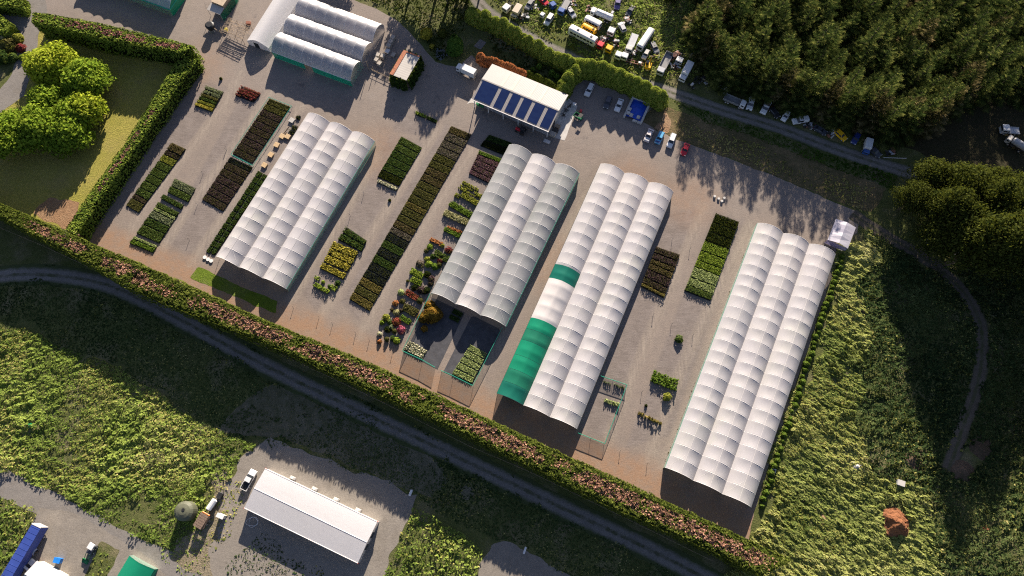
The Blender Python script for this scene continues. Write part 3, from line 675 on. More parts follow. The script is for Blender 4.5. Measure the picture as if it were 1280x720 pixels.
# ================================================================== hedges
L_BELT = leaf('belt_leaves', [(.023, .037, .008), (.055, .078, .013), (.110, .134, .024), (.174, .184, .046)])
L_BELTTOP = leaf('clipped_belt_top', [(.035, .022, .016), (.13, .072, .048), (.33, .175, .118), (.52, .30, .21)], .12)
L_HGREEN = leaf('hedge_leaves', [(.037, .070, .014), (.124, .177, .025), (.270, .310, .054)], .12)
L_HTOP = leaf('clipped_hedge_top', [(.05, .03, .025), (.19, .085, .075), (.38, .17, .15)], .12)
M_CORE = pm('hedge_core', (.012, .018, .007), 1., .3, 1., 0.)
def resample(pts, n):
    p = np.array([(a[0], a[1]) for a in pts]); s = np.r_[0, np.cumsum(np.hypot(*np.diff(p, axis=0).T))]
    t = np.linspace(0, s[-1], n); return np.stack([np.interp(t, s, p[:, 0]), np.interp(t, s, p[:, 1])], 1)
def hedge(name, label, A, B, h, dens, size, brown=(0., 0., 0.), mats=None, wob=.4, cat='hedge', hvar=.35, brown_w=.5, sidedens=1.0):
    """A, B: the two long edges (world) of its clipped top"""
    n = 200; a = resample(A, n); b = resample(B, n); mats = mats or [L_HGREEN, L_HTOP]
    c0 = a.mean(0)
    core = MB(); ins = .35
    qa = a + (b - a) * ins / np.linalg.norm(b - a, axis=1, keepdims=True); qb = b + (a - b) * ins / np.linalg.norm(b - a, axis=1, keepdims=True)
    vs = []; fs = []
    for i in range(0, n, 4): vs += [(qa[i, 0], qa[i, 1], 0), (qa[i, 0], qa[i, 1], h - .45), (qb[i, 0], qb[i, 1], h - .45), (qb[i, 0], qb[i, 1], 0)]
    m = len(vs) // 4
    for i in range(m - 1):
        for k in range(3): fs.append((4 * i + k, 4 * i + k + 1, 4 * i + k + 5, 4 * i + k + 4))
    fs += [(0, 1, 2, 3), (4 * m - 1, 4 * m - 2, 4 * m - 3, 4 * m - 4)]
    core.add([(x - c0[0], y - c0[1], z) for x, y, z in vs], fs, M_CORE)
    root = core.build(name, None, (c0[0], c0[1], 0)); tag(root, label, cat)
    Ln = np.hypot(*np.diff(a, axis=0).T).sum(); Wd = np.linalg.norm(b - a, axis=1).mean()
    # top
    N = int(Ln * Wd * dens); t = rng.random(N) * (n - 1); i = t.astype(int); f = (t - i)[:, None]; s = rng.random(N)[:, None]
    pa = a[i] * (1 - f) + a[np.minimum(i + 1, n - 1)] * f; pb = b[i] * (1 - f) + b[np.minimum(i + 1, n - 1)] * f; xy = pa * (1 - s) + pb * s
    rough = fbm(xy[:, 0] * 1.3, xy[:, 1] * 1.3, 4, 3) - .5; big = fbm(xy[:, 0] * .28, xy[:, 1] * .28, 8, 3) - .5
    edge = np.minimum(s[:, 0], 1 - s[:, 0]); z = h + rough * hvar * 1.5 + big * hvar * 2 + rng.normal(size=N) * .05 - (1 - sstep(0, .14, edge)) * .4
    Nn = rand_dirs(N) * .5 + np.array([0, .15, .85]); Ct = np.c_[xy, z]
    bw, bs, be = brown; pr = bw * sstep(.5 - brown_w, .5 - brown_w + .15, s[:, 0]) * (1 - sstep(.5 + brown_w - .2, .5 + brown_w - .02, s[:, 0])) * sstep(bs, bs + .03, t / n) * (1 - sstep(be, be + .03, t / n))
    isb = (rng.random(N) < pr * sstep(.36, .56, .6 * fbm(xy[:, 0] * .45, xy[:, 1] * .45, 31, 3) + .4 * fbm(xy[:, 0] * .09, xy[:, 1] * .09, 37, 2) + .02))
    # sides and ends
    parts = [(Ct, Nn, isb)]
    for q, o_, sg in ((a, b, 1), (b, a, -1)):
        M = int(Ln * h * dens * .45 * sidedens); t = rng.random(M) * (n - 1); i = t.astype(int); f = (t - i)[:, None]
        p = q[i] * (1 - f) + q[np.minimum(i + 1, n - 1)] * f; out = (q[i] - o_[i]); out /= np.linalg.norm(out, axis=1, keepdims=True)
        zz = h * (1 - rng.random(M) ** 1.5 * .97) - .1; w = (fbm(t * Ln / n * .45, zz * .5, 14, 3) - .45) * wob * 2.2 + (1 - zz / h) * .3
        parts.append((np.c_[p + out * w[:, None], zz], np.c_[out, np.full(M, .35)] + rand_dirs(M) * .7, np.zeros(M, bool)))
    for e in (0, n - 1):
        M = int(Wd * h * dens * .6); s = rng.random(M)[:, None]; p = a[e] * (1 - s) + b[e] * s; d = a[e] - a[1 if e == 0 else n - 2]; d /= np.linalg.norm(d)
        zz = h * rng.random(M); parts.append((np.c_[p + d * rng.random((M, 1)) * .35, zz], np.c_[np.repeat(d[None], M, 0), np.full(M, .3)] + rand_dirs(M) * .7, np.zeros(M, bool)))
    C = np.concatenate([p[0] for p in parts]) - np.array([c0[0], c0[1], 0]); Nn = np.concatenate([p[1] for p in parts]); ib = np.concatenate([p[2] for p in parts])
    k = len(C); sz = size * (.6 + .8 * rng.random(k)); var = np.clip(rng.random(k) * .75 + .25 * fbm(C[:, 0] * .3, C[:, 1] * .3, 3), 0, 1)
    link('foliage', mesh_quads('foliage', cards(C, Nn, sz * .5, sz * .85), mats, var, ib.astype(int)), root)
    return root
hedge('shelter_belt', 'long tall clipped shelter belt with pinkish brown top along the shaded lane', BELT_IN, BELT_OUT, BELT_H, 21, .34, (.82, .11, .97), [L_BELT, L_BELTTOP], .5, 'hedge', .5, .36, .45)
hedge('hedge', 'high clipped hedge with dusky pink top above the lawn', PX([(41, 15), (60, 17), (122, 28), (190, 44), (242, 57)], 7.5), PX([(40, 28), (70, 34), (125, 48), (180, 58), (226, 67)], 7.5), 7.5, 15, .36, (.85, .02, .93), wob=.35, hvar=.3, brown_w=.36)
hedge('hedge', 'green clipped hedge with reddish streaks between lawn and plant rows', PX([(220, 76), (192, 121), (155, 180), (120, 229), (82, 286)], 5.3), PX([(247, 73), (226, 101), (190, 152), (145, 219), (95, 293)], 5.3), 5.3, 15, .36, (.6, .28, .8), wob=.35, hvar=.3, brown_w=.25)
hedge('hedge', 'dark clipped hedge corner at the top left edge of the photo', PX([(-60, -30), (-10, -14), (27, -6)], 4), PX([(-60, -2), (-10, 6), (28, 10)], 4), 4, 15, .36)
hedge('hedge', 'dark clipped hedge end beside the driveway shrubs', PX([(-60, -10), (-20, 5), (15, 30)], 3.4), PX([(-70, 30), (-25, 38), (6, 42)], 3.4), 3.4, 15, .36)
# bumpy conifer screens
L_LIME = leaf('golden_conifer', [(.051, .085, .013), (.135, .195, .025), (.254, .287, .051), (.338, .338, .085)])
L_RUSTY = leaf('rusty_conifer', [(.129, .043, .018), (.345, .122, .051), (.517, .216, .100)])
def screen(name, label, path, w, h, mats, nb, dens=1.0, size=.34, hv=.18):
    c = smooth_line(PX(path, h * .6), 1.0); L = sum((c[i + 1] - c[i]).length for i in range(len(c) - 1)); pts = resample(c, nb); o = Vector((pts[0][0], pts[0][1], 0))
    cor = MB(); Cs = []; Ns = []; vv = []
    for k, (x, y) in enumerate(pts):
        hh = h * (1 + hv * (random.random() - .5) * 2); r = w / 2 * (.85 + .35 * random.random()); x += (random.random() - .5) * .7; y += (random.random() - .5) * .7
        n = int(420 * dens * r * (hh / 5)); th = rng.random(n) * 2 * math.pi; t = 1 - rng.random(n) ** 1.35; rr = r * np.sqrt(np.clip(1 - t ** 2.2, 0, 1)) * (.8 + .35 * vnoise(th * 2.2, t * 5, k))
        Cs.append(np.c_[x - o.x + rr * np.cos(th), y - o.y + rr * np.sin(th), .1 + t * hh]); Ns.append(np.c_[np.cos(th), np.sin(th), .15 + t * 1.1] + rand_dirs(n) * .65); vv.append(np.clip(rng.random(n) * .6 + .35 * vnoise(th * 3, t * 6, k + 40), 0, 1))
        cor.cyl((x - o.x, y - o.y, 0), (x - o.x, y - o.y, hh * .85), r * .75, M_CORE, 7, r * .25)
    root = cor.build(name, None, o); tag(root, label, 'hedge')
    C = np.concatenate(Cs); sz = size * (.6 + .8 * rng.random(len(C)))
    link('foliage', mesh_quads('foliage', cards(C, np.concatenate(Ns), sz * .45, sz), mats, np.concatenate(vv)), root); return root
screen('conifer_screen', 'bumpy golden conifer screen along the wrecking yard track', [(588, 16), (618, 28), (650, 46), (684, 66), (714, 80)], 4.0, 5.6, L_LIME, 30)
screen('conifer_screen', 'bumpy golden conifer screen behind the white parked car and blue tarp bay', [(722, 80), (745, 85), (770, 95), (800, 108), (826, 122)], 5.2, 5.8, L_LIME, 26)
screen('conifer_screen', 'short golden conifer screen at the end of the packing shed', [(721, 86), (712, 97), (703, 112)], 4.8, 5.4, L_LIME, 9)
screen('conifer_screen', 'rusty orange brown conifer hedge behind the packing shed', [(600, 72), (625, 81), (655, 92)], 2.8, 3.6, L_RUSTY, 16, 1.3, .28, .1)
screen('clipped_hedge', 'low green hedge continuing from the rusty conifers', [(660, 93), (680, 101), (698, 111)], 2.2, 3.0, leaf('dull_hedge', [(.02, .035, .008), (.05, .07, .012), (.09, .11, .02)]), 14, 1.3, .26, .05)

# ================================================================== nursery beds
PL = {
 'dark': [(.006, .010, .004), (.014, .022, .007), (.03, .04, .012)], 'green': [(.014, .026, .007), (.045, .072, .018), (.095, .13, .034)], 'deep': [(.009, .021, .006), (.028, .053, .013), (.06, .09, .026)],
 'olive': [(.025, .024, .010), (.06, .058, .02), (.11, .10, .035)], 'olivebrown': [(.028, .02, .011), (.065, .05, .024), (.12, .09, .045)], 'brown': [(.02, .014, .011), (.04, .029, .023), (.068, .05, .038)],
 'plum': [(.022, .014, .015), (.044, .028, .03), (.075, .048, .052)], 'purple': [(.04, .018, .026), (.085, .042, .055), (.14, .08, .10)], 'black': [(.006, .008, .010), (.014, .018, .021), (.03, .036, .04)],
 'lime': [(.05, .085, .01), (.12, .17, .02), (.21, .26, .045)], 'yellow': [(.09, .08, .015), (.24, .205, .03), (.40, .34, .07)], 'pale': [(.11, .14, .05), (.21, .25, .095), (.32, .36, .16)],
 'buff': [(.12, .12, .05), (.22, .21, .10), (.34, .32, .18)], 'yolive': [(.06, .07, .01), (.15, .16, .025), (.25, .25, .05)], 'gold': [(.04, .032, .012), (.10, .08, .025), (.19, .15, .05)],
 'orange': [(.11, .04, .015), (.25, .095, .035), (.38, .18, .08)], 'red': [(.06, .014, .012), (.15, .035, .025), (.25, .075, .05)], 'wine': [(.05, .01, .012), (.12, .022, .026), (.20, .05, .05)], 'pink': [(.12, .02, .035), (.26, .05, .09), (.36, .12, .16)],
 'grey': [(.06, .075, .04), (.12, .14, .075), (.2, .22, .13)], 'greybrown': [(.04, .032, .025), (.085, .07, .055), (.14, .12, .10)], 'cream': [(.28, .27, .16), (.5, .48, .32), (.65, .62, .48)], 'bright': [(.03, .06, .008), (.07, .12, .016), (.13, .19, .03)],
}
def plm(k):
    g = 1.0 if k in ('black', 'cream', 'dark') else 1.45
    return leaf('plants_' + k, [tuple(min(v * g, .75) for v in q) for q in PL[k]], .28)
M_POT = pm('black_pots', (.018, .016, .015), .8, .3)
ORD = ['first', 'second', 'third', 'fourth', 'fifth', 'sixth', 'seventh', 'eighth', 'ninth', 'tenth', 'eleventh', 'twelfth', 'thirteenth', 'fourteenth', 'fifteenth', 'sixteenth', 'seventeenth', 'eighteenth', 'nineteenth', 'twentieth', 'twenty-first', 'twenty-second', 'twenty-third', 'twenty-fourth', 'twenty-fifth', 'twenty-sixth', 'twenty-seventh', 'twenty-eighth']
DESC = {'dark': 'very dark green', 'green': 'mid green', 'deep': 'deep green', 'olive': 'olive green', 'olivebrown': 'olive brown', 'brown': 'dark brown', 'plum': 'plum brown', 'purple': 'purple', 'black': 'blackish', 'lime': 'lime green', 'yellow': 'bright yellow', 'pale': 'pale green', 'buff': 'buff green', 'yolive': 'yellowish green', 'gold': 'dull gold', 'orange': 'orange', 'red': 'red', 'wine': 'dark red', 'pink': 'pink', 'grey': 'greyish green', 'greybrown': 'greyish brown', 'cream': 'creamy', 'bright': 'bright green'}
def block(quad, col, h, label, group, gap=(.06, .0), sp=.30, dens=1.0, loose=0., name='plant_block', cat='plant block'):
    """quad: world corners (far-left, far-right, near-right, near-left); pots set out tight in rows"""
    a, b, c, d = [np.array((p[0], p[1])) for p in quad]; o = (a + b + c + d) / 4
    lu = (np.linalg.norm(b - a) + np.linalg.norm(c - d)) / 2; lv = (np.linalg.norm(d - a) + np.linalg.norm(c - b)) / 2
    nu = max(1, int(lu / sp)); nv = max(1, int(lv / sp)); u, v = np.meshgrid((np.arange(nu) + .5) / nu, (np.arange(nv) + .5) / nv); u = u.ravel(); v = v.ravel()
    if loose:
        k = fbm(u * nu * .35, v * nv * .5 + 9, int(abs(o[0] * 7)) % 97, 3) > loose; u = u[k]; v = v[k]
    if len(u) == 0: return
    u = u + rng.normal(size=len(u)) * .12 / nu; v = v + rng.normal(size=len(u)) * .12 / nv
    gx = gap[0] / lv
    v = gx + v * (1 - 2 * gx)
    xy = (a[None] * (1 - u[:, None]) + b[None] * u[:, None]) * (1 - v[:, None]) + (d[None] * (1 - u[:, None]) + c[None] * u[:, None]) * v[:, None] - o
    n = len(xy); ph = h * (.8 + .4 * rng.random(n)) * (.85 + .3 * fbm(xy[:, 0] * .8 + o[0], xy[:, 1] * .8, 5, 2))
    root = thing(name, label, cat, (o[0], o[1], .02), 0, group)
    # pots: six-sided
    r = sp * .44; hp = min(.28, h * .5); ang = np.arange(6) * math.pi / 3; ring = np.stack([np.cos(ang), np.sin(ang)], 1) * r
    Q = np.empty((n, 6, 4, 3))
    for k in range(6):
        p0 = xy + ring[k]; p1 = xy + ring[(k + 1) % 6]
        Q[:, k, 0] = np.c_[p0, np.zeros(n)]; Q[:, k, 1] = np.c_[p1, np.zeros(n)]; Q[:, k, 2] = np.c_[p1, np.full(n, hp)]; Q[:, k, 3] = np.c_[p0, np.full(n, hp)]
    T = np.empty((n, 2, 4, 3))
    for t_, idx in enumerate(((0, 1, 2, 3), (0, 3, 4, 5))):
        for j, k in enumerate(idx): T[:, t_, j] = np.c_[xy + ring[k], np.full(n, hp)]
    tray = np.array([np.r_[q - o, .012] for q in (a, b, c, d)])
    link('pots', mesh_quads('pots', np.concatenate([Q.reshape(-1, 3), T.reshape(-1, 3)] + ([tray] if name == 'plant_block' else [])), M_POT), root)
    m = max(5, int(9 * dens)); ii = np.repeat(np.arange(n), m); N = len(ii); th = rng.random(N) * 6.283; t = rng.random(N)
    rr = sp * .5 * np.sqrt(rng.random(N)) * (1.15 - .5 * t)
    C = np.c_[xy[ii, 0] + rr * np.cos(th), xy[ii, 1] + rr * np.sin(th), hp * .8 + (ph[ii] - hp * .8) * t]
    Nn = np.c_[np.cos(th) * .6, np.sin(th) * .6, .3 + .6 * t] + rand_dirs(N) * .6
    pv = rng.random(n); var = np.clip(.62 * pv[ii] + .32 * rng.random(N) + .2 * t - .08, 0, 1); sz = sp * (.38 + .3 * rng.random(N))
    link('foliage', mesh_quads('foliage', cards(C, Nn, sz * .55, sz), plm(col), var), root)
    return root
def lerp2(q, u, v):
    a, b, c, d = q; return (a * (1 - u) + b * u) * (1 - v) + (d * (1 - u) + c * u) * v
def bed(px, spec, where, group, gap=.17, **kw):
    """spec: list of (colour, share, height[, loose]); colour None = bare gap"""
    q = [Vector((p.x, p.y)) for p in PX(px, .3)]; tot = sum(s[1] for s in spec); v = 0; k = 0
    cnt = {}
    for s in spec:
        if s[0]: cnt[s[0]] = cnt.get(s[0], 0) + 1
    seen = {}
    for s in spec:
        v1 = v + s[1] / tot
        if s[0]:
            seen[s[0]] = seen.get(s[0], 0) + 1
            pos = ('' if cnt[s[0]] == 1 else ORD[seen[s[0]] - 1] + ' ')
            lab = (pos + DESC[s[0]] + ' block from the top, ' + where) if pos else (DESC[s[0]] + ' potted plant block ' + where)
            block([lerp2(q, 0, v), lerp2(q, 1, v), lerp2(q, 1, v1), lerp2(q, 0, v1)], s[0], s[2], lab, group, gap=(gap, 0), loose=(s[3] if len(s) > 3 else 0.), **kw)
            k += 1
        v = v1
G1 = 'blocks of potted nursery plants'
bed([(215, 178), (232.5, 186), (173, 266), (157, 257)], [('olivebrown', 1.1, .75, .3), ('brown', .7, .5)] + [('yolive', 1, .45)] * 1 + [('green', 1, .45)] * 5 + [('brown', .6, .4), ('olive', 1.2, .45)], 'in the row beside the green hedge', G1)
bed([(219, 222.5), (244.5, 235), (235, 253), (209, 240.5)], [('grey', 1.2, .6), ('green', 1, .6)], 'in the short pair left of the brown blocks', G1)
bed([(205, 242.5), (230, 256), (191, 316), (161.5, 304)], [('deep', .9, .7), (None, .5, 0), ('green', .9, .6), ('pale', .6, .5), ('grey', 1.2, .5), ('deep', 1.3, .55), ('green', 1.7, .55), (None, .4, 0), ('pale', .5, .5), ('bright', .8, .5)], 'in the open row left of the brown blocks', G1)
bed([(337.3, 122.5), (363, 133), (315, 204), (290.5, 192)], [('olive', 1, .4), ('olive', 1, .4), ('plum', 1, .4), ('brown', 1, .4), ('plum', 1, .4), ('brown', 1, .4), ('plum', 1, .4), ('plum', 1, .4), ('brown', 1, .4), ('brown', 1, .4)], 'inside the green railed enclosure', G1)
bed([(288, 195.5), (316, 208.5), (278.5, 264.5), (252.3, 249.5)], [('black', .8, .35), ('brown', 1, .42), ('brown', 1, .42), ('plum', 1, .42), ('plum', 1, .42), ('plum', 1, .42), ('brown', 1, .42)], 'below the green railed enclosure', G1)
for side, q in (('left', [(323, 213), (328.5, 216), (262, 317), (257, 315)]), ('right', [(329.5, 216.5), (335, 219.5), (268, 319), (263, 317.3)])):
    bed(q, [('deep', 1, .5)] * 14, 'in the %s file along the greenhouse wall' % side, 'small plant squares along the greenhouse', sp=.3)
bed([(258.5, 107), (279.5, 114.6), (265, 140), (243, 132)], [('grey', 1, .75, .3), ('grey', 1, .75, .3), ('olive', .8, .8, .25), ('deep', .8, .8, .2), ('yolive', .8, .7, .1), ('yellow', .9, .7)], 'in the small patch near the hedge corner', G1)
bed([(302, 107), (326, 116.5), (317, 128), (294, 119.5)], [('wine', 1, 1.0, .35), ('wine', 1, 1.0, .2), ('wine', 1, .95, .1), ('wine', 1, .9, .4)], 'in the dark red patch by the road', G1)
bed([(502, 170), (527.5, 184), (498.5, 233), (471.5, 221)], [('green', 1, .4), ('green', 1, .42), ('deep', 1, .42), ('deep', 1, .42), ('deep', 1, .42), ('dark', 1.1, .42)], 'in the six-block bed right of the greenhouse', G1)
bed([(473.5, 223.5), (498, 234.5), (495.5, 239), (471, 228)], [('cream', 1, .7)], 'under the six-block green bed', G1, sp=.4)
bed([(520, 138.5), (533, 144), (531.5, 148), (519, 143)], [('lime', 1, .8)], 'alone in the road junction', G1, sp=.4)
bed([(534, 144.5), (547, 150), (545, 154.5), (532.5, 148.5)], [('deep', 1, .7)], 'next to the lime plants in the road junction', G1, sp=.4)
bed([(564.5, 157), (589.5, 167.5), (461.5, 389), (436.3, 374)],
    [('olivebrown', 1, .5), ('greybrown', 1.1, .5), ('greybrown', 1, .45), ('greybrown', 1, .45), ('olive', 1, .45), ('olive', 1, .45), ('olivebrown', 1, .45), ('olivebrown', 1, .45), ('olive', 1, .45), ('olive', 1, .45), ('olive', 1, .45), ('gold', .8, .45), ('olive', 1, .45), ('olive', .9, .45), ('olivebrown', .9, .45), ('greybrown', .8, .45),
     ('black', 1, .45), ('deep', 1, .45), ('black', 1, .45), ('deep', 1, .45), ('black', 1, .45), ('black', 1, .45), ('gold', 1, .5), ('olive', 1, .5), ('gold', 1, .5)], 'in the long central bed', G1)
bed([(612, 168), (640, 178), (630, 194), (600, 182)], [('deep', 1, .5), ('dark', 1, .5)], 'in shade below the packing shed', G1)
bed([(599.5, 187.5), (627.5, 198.5), (612, 229.5), (586, 217)], [('bright', .8, .55), ('purple', 1, .55), ('purple', 1, .55), ('purple', 1, .55), ('purple', .8, .55)], 'in the purple bed beside the greenhouse', G1)
bed([(433.5, 283.5), (458.5, 300.5), (452, 315), (422, 299.5)], [('deep', 1, 1.0), ('deep', 1.0, 1.0)], 'above the yellow shrubs', G1, sp=.42)
bed([(417.5, 301.5), (448.5, 314.5), (429, 350), (399.5, 335.5)], [('yellow', 1, .9, .25), ('yellow', .9, .85, .36), ('yellow', 1, .9, .28), (None, .12, 0), ('yellow', .9, .9)], 'in the yellow shrub bed', G1, sp=.42)
bed([(820.6, 308), (850, 318), (830, 373), (801, 358)], [('brown', 1, .8), ('plum', .9, .8), ('olivebrown', .7, .8), ('olivebrown', .9, .8), ('plum', 1.2, .8), ('brown', .9, .8), ('gold', .5, 1.0)], 'in the tall dark bed near the green cloth', G1, gap=.2)
bed([(895, 266.5), (924, 277), (888, 376), (855.5, 363.5)], [('dark', 1.1, .8), ('dark', 1.1, .8), ('dark', 1.1, .8), ('lime', 1.2, .6), ('lime', 1.1, .6), ('lime', .8, .6), ('pale', 1.2, .6), ('pale', .9, .6), ('green', .7, .9)], 'in the dark and lime bed', G1)
bed([(588.5, 430), (609, 441.5), (589.5, 479.5), (564.5, 467.5)], [('pale', 1, .5)] * 5, 'inside the netted plant yard', G1, gap=.17)
bed([(568, 385), (579.5, 390.5), (572, 404.5), (560, 398)], [('deep', 1, .5), ('deep', 1, .5)], 'in shade inside the netted plant yard', G1, gap=.2)
bed([(512.5, 425), (534, 437), (527.5, 449), (504, 437)], [('cream', 1, .45)], 'of white tubs inside the netted plant yard', G1, sp=.5)

# loose rows and single shrubs in pots
def row(p0, p1, w, h, col, label, loose=0., sp=.38, group='short rows of shrubs in pots'):
    a = P(*p0, h * .4); b = P(*p1, h * .4); d = (b - a).normalized(); n = Vector((-d.y, d.x, 0)) * w / 2
    return block([a + n, b + n, b - n, a - n], col, h, label, group, gap=(.02, 0), sp=sp, loose=loose, dens=1.4, name='shrub_row', cat='shrub row')
row((578, 227.5), (598, 238), 1.1, .9, 'yolive', 'neat yellowish row of shrubs nearest under the purple bed')
row((574, 233), (602, 247), 1.6, .9, 'yolive', 'patchy olive row of shrubs, second below the purple bed', .45)
row((568.5, 243), (575, 246.5), 1.4, .9, 'yolive', 'short yellowish shrub clump left of a longer row')
row((577, 243), (599, 256), 1.8, .95, 'yolive', 'dense yellowish row of shrubs, third below the purple bed', .2)
row((562.5, 254), (590, 270), 1.9, 1.0, 'bright', 'vivid green row of shrubs directly above the buff row', .28)
row((555, 265.5), (586, 279.5), 2.1, 1.0, 'buff', 'buff coloured grassy row of shrubs')
row((559, 283.5), (577, 291), .9, .8, 'orange', 'thin orange-flecked row of shrubs behind a vivid green one')
row((555, 286), (575, 295.5), 1.4, 1.0, 'bright', 'vivid green row of shrubs below the buff row')
row((538, 299), (553, 306), 1.2, .9, 'orange', 'orange row of shrubs heading the mixed plot')
row((543, 316), (560, 325), 2.2, 1.0, 'green', 'broad mid green row in the mixed plot')
row((507, 364), (522, 374), 1.8, .9, 'red', 'broad red row of shrubs in the mixed plot')
row((506, 381), (523, 390), 1.2, .8, 'olive', 'upper olive row of a pair in the mixed plot')
row((504, 385.5), (519, 394.5), 1.2, .8, 'olive', 'lower olive row of a pair in the mixed plot')
row((501, 396), (513, 404), 1.6, .9, 'bright', 'vivid green row beside the netted yard')
row((513, 338), (529, 346), 1.9, .9, 'lime', 'upper lime row of two in the mixed plot')
row((514, 349), (527, 355), 1.7, .9, 'lime', 'lower lime row of two in the mixed plot')
row((393, 355), (411, 365.5), 1.3, 1.0, 'lime', 'trimmed lime row below the yellow shrub bed')
row((393, 346), (400, 349.5), 1.1, .9, 'lime', 'small lime clump left below the yellow shrub bed')
row((414, 358.5), (421, 362), 1.5, 1.0, 'lime', 'square lime clump right below the yellow shrub bed')
row((815, 470), (846, 482), 3.2, 1.3, 'bright', 'thick lush green block standing alone between the long greenhouses', 0, .5)
row((797.5, 516), (827.5, 530), 1.3, 1.1, 'gold', 'spaced dull gold row standing alone near the shelter belt', .12, .8)
row((755, 476.5), (764, 480), .9, .8, 'grey', 'left sparse grey clump at the top of the small enclosure', .2, .5)
row((767, 480), (781, 486), .9, .8, 'grey', 'right sparse grey clump at the top of the small enclosure', .2, .5)
row((755, 500), (774.5, 507), 1.2, .8, 'pale', 'sparse pale row in the middle of the small enclosure', .25, .5)

def shrub_mesh(name, r, h, n, size, seed):
    th = rng.random(n) * 6.283; t = rng.random(n) ** .8; rr = r * np.sqrt(np.clip(1 - (2 * t - .75).clip(-1, 1) ** 2 * .9, .05, 1)) * (.65 + .5 * vnoise(th * 1.6, t * 3, seed)) * np.where(rng.random(n) < .4, np.sqrt(rng.random(n)), 1)
    C = np.c_[rr * np.cos(th), rr * np.sin(th), .06 + t * h]; N = np.c_[np.cos(th), np.sin(th), .1 + t * 1.1] + rand_dirs(n) * .7
    sz = size * (.6 + .8 * rng.random(n)); return C, N, sz, np.clip(rng.random(n) * .65 + .3 * t, 0, 1)
def shrub(px, r, h, col, label, group=None, mat=None, pot=True, n=None, size=.3, name='shrub', stem=True):
    p = P(*px, h * .4); root = thing(name, label, 'shrub', (p.x, p.y, .02), 0, group)
    C, N, sz, var = shrub_mesh('s', r, h, n or int(110 * (r + .25) * (h + .3)) + 60, size, int(px[0]) % 90)
    if pot: b = MB(); b.cyl((0, 0, 0), (0, 0, .32), .2, M_POT, 8, .24); b.build('pot', root)
    else: b = MB(); b.cyl((0, 0, 0), (0, 0, h * .7), .09 * h / 2, pm('bark', (.10, .075, .05), .95, .3), 6, .03); b.build('trunk', root)
    link('foliage', mesh_quads('foliage', cards(C, N, sz * .5, sz * .9), mat or plm(col), var), root); return root
G2 = 'assorted shrubs in pots beside the greyish greenhouse'
